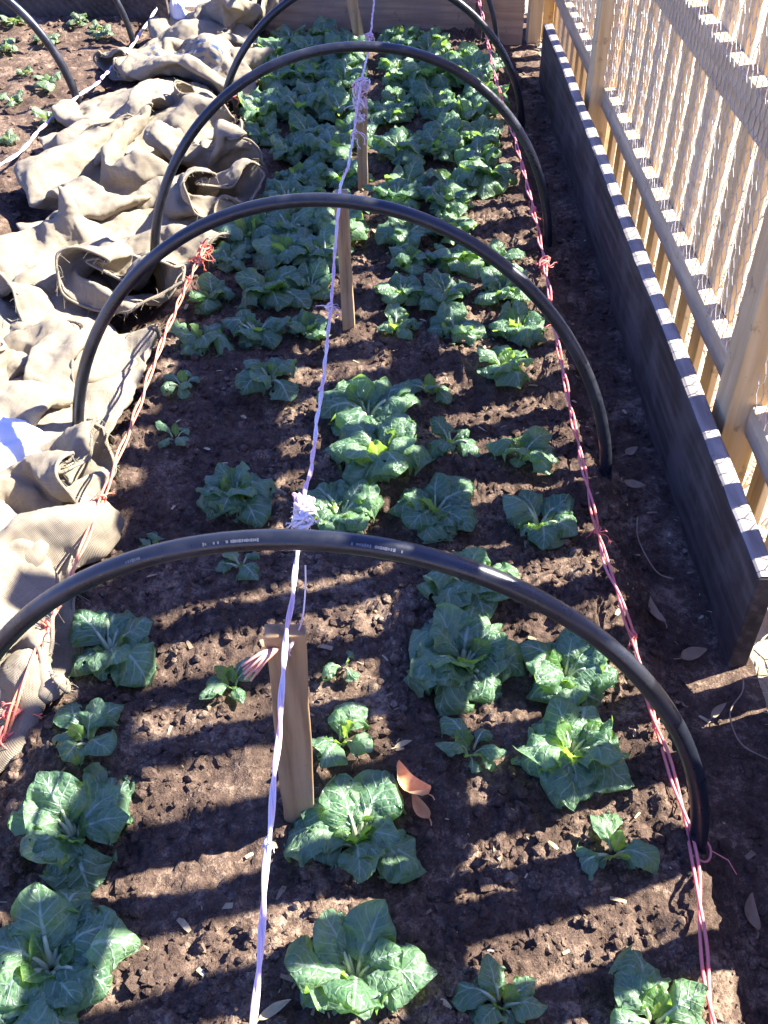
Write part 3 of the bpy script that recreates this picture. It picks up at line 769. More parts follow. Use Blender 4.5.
for x, y, lab, kw in near:
    if kw['size'] >= .2: kw['n_out'] += 2; kw['n_in'] += 3
    plant((x, y, soil_at(x, y)), lab, **kw)

protos = []
pr = random.Random(77)
M_UP = dict(nu=8, nv=11)
rows_y = []; y = 2.33; k = 0
ordw = ['first', 'second', 'third', 'fourth', 'fifth', 'sixth', 'seventh', 'eighth', 'ninth', 'tenth', 'eleventh', 'twelfth', 'thirteenth', 'fourteenth', 'fifteenth']
gaps = [('second', 1.79), ('third', 2.80), ('fourth', 3.90), ('fifth', 4.75)]
def where(y):
    c = [g for g in gaps if g[1] <= y]
    return c[-1]
kinds = [dict(size=.22 + .02 * (i % 3 - 1), n_out=7 + i % 4, n_in=6 + (i * 3) % 5, heart=2 + i % 4, upright=.6 + .15 * (i % 5)) for i in range(16)]
count = 0; rowcount = {}
while y < 4.96:
    hoop, hy = where(y); rowcount[hoop] = rowcount.get(hoop, 0) + 1; rown = rowcount[hoop]
    xs = [(-1, i, -.215 - i * .145) for i in range(3)] + [(1, i, .015 + i * .150) for i in range(3)]
    if y < 2.45: xs = [(-1, 0, -.27), (-1, 1, -.41), (1, 1, .135), (1, 2, .31)]
    for sgn, i, x0 in xs:
        x = x0 + pr.uniform(-.022, .022) + (.06 if rown % 2 else 0) * .5; yy = y + pr.uniform(-.035, .035)
        big = pr.uniform(.88, 1.22)
        if y < 2.75: big *= .84
        if (sgn < 0 and i == 2 and 3.0 < y < 3.5) : continue                 # bare soil by the burlap
        if (sgn > 0 and i == 2 and (y > 4.6 or 2.9 < y < 3.1)): continue
        side = 'right' if sgn > 0 else 'left'
        lab = f'leafy green cabbage, {ordw[i]} {side} of the white string, {ordw[rown - 1]} row past the {hoop} hoop'
        loc = (x, yy, soil_at(x, yy) - .002)
        if len(protos) < len(kinds):
            t = plant(loc, lab, rz=0, sc=big, seed=300 + len(protos), nu=8, nv=11, **kinds[len(protos)]); protos.append(t)
        else:
            dup(protos[pr.randrange(len(protos))], loc, lab, pr.uniform(0, 6.28), big)
        count += 1
    y += .192

# seedlings in the neighbouring bed on the left
seeds = [(-1.862, 5.20, 'in the far left corner of the photo'), (-1.62, 4.90, 'left of the sunlit hoop, second from the far end'), (-1.534, 5.20, 'close to the dark far board, left of the sunlit hoop'), (-1.377, 4.98, 'right of the sunlit hoop on bare soil'),
         (-1.60, 4.46, 'in a pair at the left photo edge, the farther one'), (-1.46, 4.32, 'beside the sunlit hoop half way down'), (-1.57, 4.142, 'in a pair at the left photo edge, the nearer one'), (-1.46, 3.72, 'nearest the camera by the white cord'), (-1.345, 3.90, 'in front of the sunlit hoop foot by the white cord'),
         (-1.784, 4.78, 'at the left photo edge half way up'), (-1.44, 5.12, 'on the far soil between sunlit hoop and board')]
sproto = []
for i, (x, y, w) in enumerate(seeds):
    lab = 'small sunlit seedling ' + w; loc = (x, y, soil_at(x, y))
    if len(sproto) < 4:
        sproto.append(plant(loc, lab, (M_seed, M_heart, M_stalk), group='seedlings in the left bed', name='seedling', seed=500 + i, size=.145, n_out=4, n_in=3, heart=1, nu=6, nv=9, droop=1.0, upright=.4))
        sproto[-1]['category'] = 'seedling'
    else: dup(sproto[i % 4], loc, lab, pr.uniform(0, 6.28), pr.uniform(.6, 1.15), 'seedlings in the left bed')

# ------------------------------------------------------------------ burlap sacks: folded cloth, x / y / z of each point in 5 mm steps
SACK_POINTS = [
  [[39,45,51,52,50,46,55,64,68,69,63,71,32,36,43,46,40,41,51,59,63,64,65,66,25,29,33,36,38,39,45,51,54,54,54,57,15,20,27,29,29,32,37,42,45,46,48,53,5,9,17,21,21,22,28,33,36,38,43,49,-2,2,8,10,9,12,18,24,28,31,35,41,-8,-6,0,-1,0,4,10,16,20,21,26,31,-13,-12,-5,-7,-8,-4,3,10,10,12,17,21,-19,-15,-11,-11,-14,-12,-4,2,4,4,9,11,-28,-22,-18,-20,-22,-19,-13,-7,-4,-2,1,0,-37,-30,-27,-27,-26,-25,-22,-19,-13,-10,-8,-5,-41,-40,-35,-35,-32,-31,-32,-29,-24,-19,-17,-15,-46,-44,-43,-36,-36,-36,-40,-37,-33,-29,-29,-26,-49,-47,-39,-40,-44,-44,-46,-46,-43,-41,-41,-38,-54,-46,-47,-48,-46,-54,-54,-55,-53,-52,-50,-50,-53,-50,-57,-56,-51,-60,-64,-63,-61,-56,-52,-56,39,46,49,50,45,51,56,60,57,61,31,37,41,43,42,47,51,52,50,53,22,29,30,32,34,39,42,44,45,48,12,21,24,24,26,31,35,36,37,41,5,13,15,16,15,22,27,28,29,33,1,9,5,8,10,15,20,19,19,24,-4,1,3,1,2,7,11,8,9,15,-10,-7,-4,-6,-7,-2,2,1,1,7,-18,-12,-11,-8,-14,-9,-5,
-7,-3,1,-26,-18,-19,-15,-14,-18,-14,-11,-9,-6,-33,-26,-22,-19,-20,-25,-24,-20,-18,-16,-35,-29,-25,-24,-28,-32,-31,-29,-30,-29,-41,-33,-31,-29,-38,-40,-39,-40,-43,-42,-46,-38,-32,-37,-44,-44,-49,-50,-52,-53,-51,-42,-37,-39,-47,-46,-54,-55,-59,-60,],
   [-75,-65,-55,-45,-35,-30,-26,-17,-6,5,13,14,-67,-59,-49,-43,-36,-27,-18,-8,4,13,18,21,-61,-57,-46,-40,-33,-22,-12,-2,9,14,19,25,-61,-55,-48,-39,-30,-20,-9,1,9,16,23,27,-61,-53,-45,-39,-32,-20,-9,2,10,18,25,32,-56,-48,-41,-37,-29,-19,-8,4,13,21,28,34,-50,-42,-34,-32,-24,-15,-5,6,16,24,32,38,-45,-38,-29,-24,-18,-9,3,13,22,29,35,43,-41,-35,-28,-17,-13,-3,8,18,24,30,37,46,-33,-30,-24,-19,-9,2,14,21,25,30,39,49,-23,-22,-22,-20,-8,3,14,22,26,33,44,55,-14,-17,-17,-20,-11,4,14,21,28,36,48,59,-13,-10,-13,-14,-8,3,11,21,30,42,52,62,-9,-6,-8,-7,-9,0,13,24,34,45,53,62,0,0,-1,-1,0,3,15,27,38,45,55,60,12,7,5,5,11,9,17,29,39,47,56,55,-60,-52,-43,-33,-25,-20,-11,2,8,16,-57,-49,-41,-31,-22,-12,-2,6,13,20,-58,-49,-41,-30,-19,-9,0,6,14,21,-55,-48,-41,-31,-21,-9,2,10,16,24,-49,-43,-36,-28,-19,-9,3,13,20,27,-43,-35,-30,-23,-15,-6,5,15,24,31,-38,-29,-22,-19,-9,1,11,19,27,34,-33,-27,-20,-14,-5,6,17,24,28,
36,-27,-21,-15,-6,2,12,21,26,32,42,-19,-13,-11,-3,8,16,24,31,37,48,-11,-6,-4,-1,5,17,24,30,40,52,-7,-4,2,1,4,14,23,32,41,53,-6,-1,5,10,7,15,26,31,41,52,2,10,16,19,17,22,31,37,44,51,14,18,28,31,26,30,35,44,44,50,],
   [7,5,7,9,8,4,-1,1,10,18,20,17,9,7,7,8,7,1,1,-1,4,11,13,19,11,9,5,10,15,9,3,0,2,7,14,13,10,13,9,8,9,11,5,1,3,3,6,8,11,14,10,13,9,8,5,3,3,3,3,6,18,17,17,12,9,12,7,5,4,5,4,10,29,24,19,10,8,11,9,7,7,7,7,13,38,31,22,12,6,8,9,11,8,8,7,11,44,35,25,17,10,9,11,10,11,11,7,8,44,36,28,19,12,9,11,9,13,8,9,8,41,36,29,21,17,9,7,11,8,10,7,3,36,30,25,20,14,11,7,7,6,6,5,2,36,31,25,22,18,9,6,6,5,5,4,5,41,32,29,22,13,5,9,6,1,5,10,11,44,39,29,21,11,4,3,3,1,6,9,13,45,34,25,15,14,9,1,0,-2,-3,-1,6,15,21,21,18,10,5,11,13,22,25,22,29,31,29,21,13,9,15,21,22,24,29,32,30,25,17,9,14,13,13,22,24,24,23,17,13,11,11,9,11,23,22,25,22,17,11,10,13,12,9,33,29,23,20,22,14,17,15,15,14,42,33,24,16,18,16,24,19,16,14,48,37,28,21,15,20,23,23,17,14,49,43,35,28,19,17,17,22,19,15,49,47,39,32,25,19,18,16,17,12,46,49,43,33,22,22,17,13,14,11,40,42,43,34,21,20,17,18,16,15,45,46,39,32,24,15,14,21,17,17,51,46,43,34,27,18,14,21,25,20,52,
42,44,37,30,26,21,17,20,17,]],
  [[46,48,47,45,50,53,51,60,68,69,67,70,37,40,41,40,42,44,47,55,62,62,63,62,27,31,33,35,33,34,39,48,53,56,54,54,17,21,23,24,23,28,32,40,43,44,45,46,6,10,12,16,18,22,28,34,37,36,36,36,-2,0,3,5,11,15,21,27,31,29,27,26,-9,-9,-7,-4,0,6,13,19,23,20,17,23,-15,-16,-15,-13,-11,-3,2,11,16,12,12,15,-20,-23,-21,-21,-16,-11,-3,3,6,3,2,7,-27,-27,-30,-27,-21,-14,-10,-7,-5,-6,-7,1,-36,-35,-34,-30,-22,-19,-17,-16,-17,-16,-15,-9,-46,-42,-39,-33,-28,-23,-23,-25,-26,-24,-22,-13,-54,-50,-47,-40,-33,-32,-32,-31,-32,-28,-24,-19,-58,-57,-52,-50,-44,-40,-36,-38,-39,-36,-32,-28,-63,-63,-58,-59,-54,-44,-44,-46,-48,-45,-41,-34,-71,-70,-61,-58,-51,-51,-53,-56,-57,-54,-48,-39,40,40,41,45,43,47,57,65,68,70,31,31,33,35,36,44,54,60,62,60,21,24,26,29,32,39,46,50,51,48,10,12,16,22,26,32,39,41,39,37,-2,2,8,15,22,27,31,35,32,31,-7,-7,-2,5,12,18,25,31,26,23,-10,-14,-10,-5,1,8,16,21,17,14,-17,-20,-18,-13,-6,-1,7,12,7,4,-23,
-22,-23,-19,-13,-7,-2,2,5,-2,-31,-27,-23,-17,-14,-13,-10,-5,-3,-3,-39,-34,-27,-22,-19,-16,-13,-7,-7,-10,-47,-40,-33,-24,-21,-19,-16,-12,-11,-17,-52,-45,-39,-33,-27,-22,-19,-17,-17,-19,-56,-53,-49,-42,-33,-27,-28,-29,-27,-28,-64,-61,-57,-51,-42,-36,-38,-40,-39,-38,],
   [-71,-57,-46,-35,-31,-22,-12,-3,5,12,17,21,-67,-55,-44,-35,-27,-19,-9,2,6,12,16,18,-65,-53,-40,-28,-23,-14,-6,-1,5,9,11,18,-64,-52,-38,-28,-20,-14,-7,1,3,8,18,27,-62,-51,-37,-26,-18,-12,-8,0,8,18,26,33,-60,-49,-37,-24,-12,-9,-5,2,9,19,28,31,-55,-45,-36,-23,-14,-6,-2,3,12,19,26,28,-48,-43,-34,-24,-14,-5,2,5,13,20,26,33,-39,-39,-30,-23,-14,-4,0,8,16,24,33,36,-35,-32,-28,-19,-12,-7,0,7,18,28,36,45,-33,-28,-26,-17,-12,-4,1,11,21,33,41,50,-30,-27,-22,-14,-8,0,8,16,27,38,46,56,-27,-30,-19,-12,-4,5,14,23,33,42,51,61,-23,-26,-19,-9,0,9,19,25,34,44,53,62,-18,-23,-16,-7,2,10,21,26,35,45,56,59,-10,-12,-9,-3,1,9,20,30,37,46,56,48,-56,-43,-33,-24,-16,-6,-1,5,13,18,-54,-42,-30,-21,-12,-8,-3,5,13,21,-54,-41,-28,-18,-13,-7,0,8,14,23,-51,-38,-25,-17,-11,-4,3,11,18,26,-49,-37,-28,-17,-10,-2,6,9,18,25,-46,-38,-25,-15,-7,-1,6,16,22,23,-42,-33,-22,-12,-4,3,9,17,22,26,-38,-29,-19,-12,-2,5,11,20,25,31,-32,
-25,-17,-6,1,7,14,24,34,38,-26,-22,-14,-5,4,10,19,30,42,49,-22,-15,-8,1,7,16,24,33,44,54,-17,-10,-1,6,13,22,33,38,48,53,-16,-7,2,10,19,25,32,40,50,61,-8,-2,5,14,23,28,33,38,45,55,1,6,12,19,28,28,27,34,43,48,],
   [21,21,19,14,9,8,9,10,10,11,12,8,25,19,14,7,4,4,4,3,9,10,6,14,29,23,19,12,3,2,6,12,11,4,11,16,30,28,26,15,7,9,14,12,5,6,6,9,31,26,24,16,14,10,8,6,7,4,-3,3,29,21,17,12,14,6,7,9,3,-3,-5,1,28,21,14,18,13,9,11,6,5,-3,-3,1,27,19,17,19,14,12,9,13,11,5,4,10,27,19,15,15,10,12,16,15,17,11,9,17,34,26,16,14,14,18,18,13,16,18,15,19,43,32,22,20,20,21,17,12,15,16,20,19,45,35,24,22,20,23,18,11,13,15,20,18,41,29,22,14,13,17,16,14,12,16,17,19,34,24,15,11,9,10,11,16,15,17,18,24,29,20,19,12,11,13,12,17,18,21,23,34,29,21,27,22,20,12,9,14,20,26,33,36,25,24,17,15,14,17,22,23,22,20,32,30,26,25,25,30,34,32,29,25,39,40,36,34,34,37,37,32,23,16,36,40,36,32,32,34,32,25,16,8,35,35,28,24,24,26,26,16,8,0,32,33,28,24,20,21,20,20,11,3,27,31,29,24,19,21,25,25,17,11,32,28,29,24,25,26,31,32,24,19,39,34,27,27,28,31,34,34,31,26,42,36,34,34,35,33,35,36,34,27,44,37,30,34,38,37,28,28,28,26,40,34,31,30,31,30,29,32,30,23,33,
28,25,30,29,27,24,26,30,27,32,29,25,27,32,27,22,22,30,26,30,35,31,34,32,27,21,21,26,26,]],
  [[-53,-47,-42,-33,-25,-17,-13,-11,-3,9,21,28,-54,-46,-39,-32,-22,-16,-13,-8,-1,9,22,34,-57,-49,-39,-30,-23,-17,-11,-6,2,13,25,38,-61,-51,-40,-29,-20,-15,-9,-3,7,19,32,43,-62,-51,-39,-27,-19,-12,-5,3,13,25,37,46,-60,-49,-37,-24,-15,-10,-2,7,18,28,39,48,-55,-45,-33,-22,-14,-7,0,10,19,31,40,51,-49,-42,-30,-19,-11,-6,2,11,20,30,43,55,-43,-41,-30,-18,-9,-3,4,12,22,33,45,58,-45,-42,-31,-19,-9,0,4,10,21,34,47,59,-46,-41,-30,-18,-8,-1,4,10,22,35,48,59,-42,-38,-27,-15,-6,-1,5,13,24,37,50,60,-36,-34,-23,-13,-5,2,9,17,28,39,51,62,-31,-30,-22,-12,-2,2,10,18,29,40,53,62,-31,-27,-21,-15,-6,3,10,19,31,43,56,62,-28,-25,-19,-14,-7,2,12,23,34,47,59,60,-50,-43,-32,-24,-16,-10,-2,4,13,24,-50,-40,-31,-22,-14,-8,-1,8,19,24,-52,-40,-31,-20,-13,-7,0,9,20,30,-52,-41,-29,-19,-9,-2,6,15,27,37,-49,-38,-25,-15,-8,2,12,21,32,41,-45,-33,-22,-13,-6,2,11,20,30,42,-40,-29,-19,-10,-5,3,12,21,32,43,-38,-28,-17,-7,0,5,13,
23,34,46,-37,-29,-19,-7,1,8,12,22,35,48,-38,-29,-17,-7,2,6,13,23,35,48,-34,-24,-13,-5,1,6,14,25,37,49,-27,-16,-6,0,5,10,17,28,41,51,-23,-14,-4,6,12,16,18,30,42,51,-21,-15,-4,5,14,22,22,29,41,53,-20,-14,-5,6,15,24,20,30,41,52,],
   [-64,-58,-52,-55,-55,-62,-62,-73,-79,-83,-83,-94,-56,-52,-50,-46,-47,-53,-60,-66,-70,-75,-78,-87,-46,-43,-41,-40,-42,-48,-54,-59,-64,-69,-73,-77,-35,-32,-30,-30,-34,-41,-46,-50,-55,-60,-64,-67,-23,-20,-19,-19,-25,-33,-37,-40,-42,-47,-51,-55,-11,-10,-12,-14,-19,-25,-29,-30,-31,-35,-37,-42,1,0,-4,-9,-13,-18,-20,-20,-22,-24,-26,-31,11,9,4,-4,-10,-11,-12,-10,-12,-13,-16,-20,20,19,14,6,0,-2,-2,0,1,-2,-6,-10,29,29,25,20,14,10,10,10,10,7,3,0,39,38,34,32,29,24,22,21,20,17,13,10,50,48,44,43,40,37,34,32,29,26,23,20,60,60,57,55,50,45,40,37,36,35,33,30,68,71,65,58,56,50,46,42,44,46,43,41,76,79,71,66,61,56,51,50,50,52,55,54,86,82,78,71,68,64,61,60,60,63,66,66,-53,-49,-48,-50,-55,-58,-61,-68,-74,-79,-44,-43,-40,-42,-47,-51,-53,-59,-64,-72,-35,-32,-32,-34,-40,-43,-48,-54,-60,-65,-23,-22,-22,-27,-31,-36,-40,-43,-49,-55,-12,-12,-16,-21,-26,-28,-30,-32,-37,-42,-2,-7,-12,-16,-19,-19,-19,-22,-27,-30,7,2,
-7,-12,-12,-12,-10,-10,-15,-18,16,13,4,-3,-4,-4,-1,0,-4,-8,27,24,16,10,7,7,8,8,5,3,37,33,29,25,21,19,18,17,14,12,47,44,40,37,33,29,28,26,23,22,59,56,51,46,39,34,34,32,31,31,68,62,59,53,46,40,40,40,41,42,76,71,64,57,51,47,50,51,53,54,83,76,68,63,61,59,59,64,68,68,],
   [8,7,9,16,19,15,11,13,12,11,12,7,1,0,4,13,16,12,6,8,9,8,8,7,0,-1,2,9,8,8,9,8,7,4,1,3,1,-1,2,8,11,14,12,9,5,2,-1,4,5,0,3,9,15,13,15,13,10,6,2,5,12,5,8,11,16,16,14,16,13,7,2,7,16,8,8,12,18,20,14,13,9,7,2,10,18,8,6,12,15,15,16,12,10,8,5,15,15,4,7,8,15,14,14,11,10,6,9,16,13,6,3,5,10,11,13,7,7,9,9,16,13,5,8,5,6,8,9,7,9,10,9,14,14,4,5,7,3,7,6,5,3,5,10,13,16,6,6,2,5,3,4,7,6,1,9,14,17,9,9,8,3,7,8,4,4,1,4,17,20,14,11,5,7,6,2,6,6,8,8,20,18,9,11,13,5,6,5,2,3,5,9,22,9,17,21,25,22,18,17,14,18,13,8,11,19,21,20,20,17,17,16,9,7,10,19,22,24,18,15,12,7,8,9,14,19,21,24,23,20,14,11,12,15,17,21,23,24,21,24,22,16,16,16,16,21,28,28,25,22,18,15,15,18,17,21,25,26,26,24,18,19,17,15,19,18,21,24,20,20,22,17,17,12,16,13,18,20,20,14,14,14,18,11,16,12,17,21,18,14,15,18,19,10,12,13,19,19,14,15,14,16,18,13,14,17,21,21,17,12,9,12,18,18,21,22,23,23,22,14,12,9,17,23,21,25,28,30,26,16,14,15,14,18,22,19,22,28,27,23,18,15,
18,]],
  [[55,56,63,66,64,59,58,56,53,51,50,43,50,53,56,56,55,53,53,53,54,49,47,42,39,42,44,43,41,42,45,48,51,45,44,39,26,27,33,31,33,35,37,44,46,46,42,38,18,20,23,24,25,28,31,36,39,38,37,33,11,12,16,17,17,19,23,27,30,30,30,29,5,11,18,12,10,11,14,18,20,21,21,18,5,8,11,8,2,2,3,7,9,10,9,5,0,1,2,0,-7,-9,-6,-3,-2,-1,-2,-6,-9,-9,-10,-11,-13,-15,-14,-11,-11,-9,-10,-15,-15,-20,-22,-23,-22,-20,-20,-18,-17,-16,-17,-24,-17,-25,-28,-32,-31,-27,-27,-25,-23,-23,-26,-33,-24,-29,-32,-35,-39,-38,-35,-31,-30,-31,-34,-39,-35,-36,-36,-41,-44,-44,-39,-39,-35,-36,-37,-44,-49,-44,-44,-45,-50,-49,-44,-46,-41,-41,-45,-46,-59,-51,-52,-49,-44,-48,-47,-46,-50,-51,-46,-49,52,52,56,53,48,49,47,43,47,47,43,45,45,39,39,40,40,39,41,40,28,30,32,30,29,32,36,37,35,36,18,22,21,22,22,25,28,30,29,31,15,16,16,13,14,16,18,21,25,27,11,13,9,7,5,7,11,13,17,17,3,5,7,1,-3,-1,0,4,5,4,-5,-2,-3,-7,-11,-12,-9,-7,-5,-6,-11,-12,-15,-17,-18,-18,
-16,-14,-12,-13,-20,-24,-26,-26,-26,-24,-23,-20,-17,-17,-25,-31,-35,-35,-35,-33,-30,-23,-22,-23,-27,-33,-37,-43,-45,-42,-38,-32,-30,-31,-37,-36,-40,-46,-48,-49,-44,-37,-34,-37,-48,-45,-45,-50,-51,-53,-50,-41,-37,-42,-57,-51,-50,-47,-50,-53,-53,-45,-44,-48,],
   [-38,-34,-31,-24,-16,-8,3,7,15,20,25,28,-43,-39,-29,-25,-16,-3,6,14,22,26,23,22,-46,-39,-31,-23,-13,-2,8,16,18,19,24,24,-48,-39,-28,-19,-10,-4,4,10,19,26,24,25,-47,-40,-30,-17,-10,-8,0,11,20,23,26,28,-50,-41,-30,-20,-14,-7,1,10,18,24,32,39,-45,-40,-31,-23,-13,-6,0,8,18,29,39,45,-39,-35,-29,-20,-13,-3,2,9,21,33,42,49,-31,-31,-24,-14,-9,-1,7,14,23,34,41,51,-27,-21,-19,-10,-4,1,10,17,26,33,43,53,-23,-19,-18,-9,-4,3,10,16,25,36,45,54,-30,-22,-16,-12,-6,-2,6,15,24,34,45,52,-36,-28,-21,-16,-9,-4,3,11,20,30,40,47,-41,-31,-24,-19,-14,-8,0,10,18,25,34,39,-42,-32,-24,-17,-12,-5,1,10,17,20,28,30,-39,-34,-23,-12,-6,0,3,13,15,18,18,24,-33,-26,-22,-16,-8,-1,4,12,14,16,-39,-27,-16,-16,-7,2,4,7,10,14,-42,-28,-17,-10,-7,3,8,12,13,17,-42,-32,-19,-11,-7,-1,11,17,20,25,-41,-31,-23,-14,-7,0,10,17,25,32,-43,-33,-22,-14,-6,2,6,18,29,33,-40,-30,-19,-10,-1,8,8,18,29,35,-32,-26,-16,-6,1,9,14,19,28,37,-27,-24,
-14,-6,1,9,15,20,29,39,-26,-23,-15,-7,3,10,16,22,29,40,-24,-19,-15,-8,0,9,17,25,33,45,-29,-24,-18,-10,0,8,17,22,31,41,-33,-27,-20,-14,-4,5,14,20,27,34,-32,-30,-21,-12,-3,5,14,17,21,26,-32,-25,-17,-7,2,6,10,11,13,17,],
   [20,14,15,12,8,7,13,24,35,47,59,62,19,10,11,7,2,2,10,21,31,45,55,65,16,17,13,7,4,3,8,17,32,42,50,55,14,11,10,13,13,8,7,17,26,36,43,45,11,6,2,4,9,4,10,13,22,32,34,39,10,3,2,5,3,4,4,10,19,28,31,38,16,10,8,6,5,0,3,10,15,23,29,39,22,18,17,14,5,-2,6,11,12,18,27,39,24,18,25,21,12,2,4,8,12,16,27,36,19,16,26,25,17,7,5,6,10,17,23,29,16,16,25,24,18,10,5,6,12,15,19,25,13,15,20,20,14,6,6,7,9,15,18,21,17,18,20,17,13,5,2,6,14,16,20,26,21,19,22,19,10,2,-3,3,12,18,25,31,22,16,17,21,11,1,-1,4,10,21,23,34,17,9,14,19,14,5,-5,-2,9,18,25,33,22,21,21,16,9,16,28,38,49,60,24,27,28,21,18,16,27,41,52,57,21,23,29,28,23,18,25,37,47,50,19,23,26,29,23,18,21,32,42,44,13,20,24,24,21,15,21,31,36,38,21,24,26,22,17,18,24,26,30,38,28,31,34,28,19,19,27,29,32,39,31,38,43,36,26,23,30,33,36,37,27,37,44,39,28,29,31,36,38,36,26,36,43,38,30,27,30,38,37,30,23,32,40,37,29,24,29,31,37,32,30,35,37,36,31,26,27,33,35,34,32,41,39,32,
25,26,32,37,42,38,32,44,44,39,32,30,35,42,48,43,33,43,51,48,41,36,42,48,52,45,]],
  [[-47,-56,-63,-64,-64,-63,-63,-69,-70,-65,-59,-53,-38,-45,-51,-53,-54,-55,-58,-59,-56,-52,-48,-54,-33,-36,-45,-46,-47,-46,-48,-48,-45,-45,-43,-48,-24,-28,-34,-39,-40,-39,-38,-37,-38,-39,-40,-42,-15,-21,-25,-31,-31,-31,-29,-28,-28,-29,-32,-36,-10,-14,-18,-20,-21,-21,-21,-20,-18,-21,-26,-28,-2,-8,-10,-12,-11,-10,-12,-12,-10,-15,-23,-24,5,0,-3,-3,-1,-2,-4,-6,-5,-13,-20,-19,13,9,7,7,8,6,3,-1,-4,-8,-16,-14,21,19,18,18,17,15,10,4,0,-4,-9,-7,32,29,29,30,29,25,18,12,7,4,1,2,41,39,40,41,40,34,27,21,16,14,12,12,48,48,48,49,48,40,36,29,25,23,23,21,55,55,55,54,52,46,43,37,32,32,32,31,65,64,62,62,58,55,51,47,42,37,33,38,74,73,72,70,68,62,61,58,51,44,40,45,-48,-55,-60,-57,-59,-59,-58,-59,-53,-55,-39,-46,-52,-54,-54,-51,-50,-48,-48,-47,-29,-36,-42,-45,-45,-43,-41,-38,-39,-40,-21,-27,-33,-34,-34,-34,-30,-29,-28,-29,-14,-19,-22,-21,-21,-22,-21,-19,-20,-22,-8,-10,-11,-10,-10,-14,-12,-12,-13,-18,1,-1,-3,
0,-2,-5,-7,-6,-6,-14,10,7,7,7,4,1,-1,0,0,-9,20,18,18,16,12,8,5,4,4,-3,30,30,30,27,23,17,13,11,9,4,39,41,42,39,33,28,22,20,18,16,45,46,50,47,43,37,33,29,26,26,51,51,54,52,50,47,43,39,36,35,56,56,59,57,57,56,53,48,43,37,62,57,58,63,66,69,63,55,48,44,],
   [57,47,38,28,19,12,5,2,-5,-15,-21,-25,52,43,34,25,17,9,1,-4,-7,-15,-23,-32,44,41,36,27,18,9,2,-6,-9,-16,-23,-27,45,36,36,30,21,10,0,-9,-13,-16,-16,-22,40,37,32,29,20,10,-1,-10,-17,-17,-16,-17,40,38,30,25,18,9,-1,-9,-18,-18,-21,-24,45,38,29,21,14,7,-2,-10,-16,-22,-27,-33,48,39,29,19,11,1,-5,-10,-18,-26,-33,-37,50,38,29,17,7,-3,-10,-14,-20,-28,-37,-38,49,39,28,15,3,-7,-13,-16,-22,-30,-40,-42,48,38,26,13,0,-9,-14,-19,-25,-31,-42,-40,45,34,23,9,-3,-12,-16,-23,-24,-32,-43,-43,40,30,19,6,-6,-12,-18,-21,-25,-32,-44,-50,32,25,14,3,-8,-14,-20,-24,-26,-34,-45,-55,27,20,8,-3,-11,-18,-20,-24,-32,-42,-51,-58,19,15,5,-7,-17,-22,-26,-31,-40,-49,-58,-56,45,37,28,19,12,4,-1,-6,-12,-22,43,37,30,21,13,5,-1,-7,-11,-18,37,34,31,22,10,5,-2,-6,-11,-13,34,29,26,22,11,3,-5,-9,-10,-9,31,29,22,20,11,2,-4,-12,-11,-13,32,27,21,15,9,3,-4,-11,-12,-21,34,27,20,10,4,-2,-7,-13,-16,-26,37,29,19,9,1,-4,-9,-13,-21,-29,
39,30,17,7,-2,-8,-9,-16,-25,-33,39,29,17,5,-4,-12,-13,-18,-26,-36,37,27,15,2,-8,-13,-13,-20,-27,-37,33,21,10,0,-9,-11,-16,-20,-24,-38,28,19,7,-3,-9,-12,-20,-24,-27,-40,23,16,6,-3,-11,-16,-21,-25,-33,-44,18,11,2,-5,-12,-16,-24,-32,-38,-47,],
   [2,3,0,0,2,5,9,18,25,26,22,17,3,3,-1,-1,1,4,8,13,15,18,21,21,9,5,8,4,3,5,7,5,11,11,18,26,13,11,3,4,5,5,8,6,5,13,22,32,13,6,3,6,4,4,4,6,8,16,26,39,11,2,6,6,6,7,7,8,12,22,28,38,11,5,7,7,9,4,4,6,15,20,25,33,8,5,2,3,5,5,5,6,11,14,20,25,6,5,2,4,4,3,5,6,5,9,12,19,8,4,4,1,3,6,5,2,1,7,11,17,10,4,4,3,1,3,2,4,4,7,7,13,13,6,3,5,2,1,5,1,8,8,5,13,14,7,3,5,5,8,2,7,9,3,4,15,15,8,4,8,8,7,9,8,1,2,6,14,17,9,8,6,7,6,13,4,0,-1,0,7,23,13,8,9,8,9,14,9,3,-1,-1,1,9,8,7,5,8,16,21,22,26,25,15,13,10,9,14,18,20,20,22,26,16,16,14,11,13,21,15,20,20,28,13,18,19,11,13,20,15,17,23,31,15,19,22,15,15,18,13,18,26,33,11,20,23,17,16,12,15,19,29,32,11,20,16,16,11,12,14,19,28,27,13,16,14,12,9,13,12,17,23,20,15,14,14,10,11,12,17,14,18,18,19,14,11,9,12,14,20,21,15,12,17,13,12,10,10,16,25,26,18,11,22,19,14,14,16,22,27,24,15,13,18,16,18,14,17,24,27,22,12,16,24,18,12,12,16,23,22,17,9,9,29,25,20,16,12,19,23,16,12,9,]],
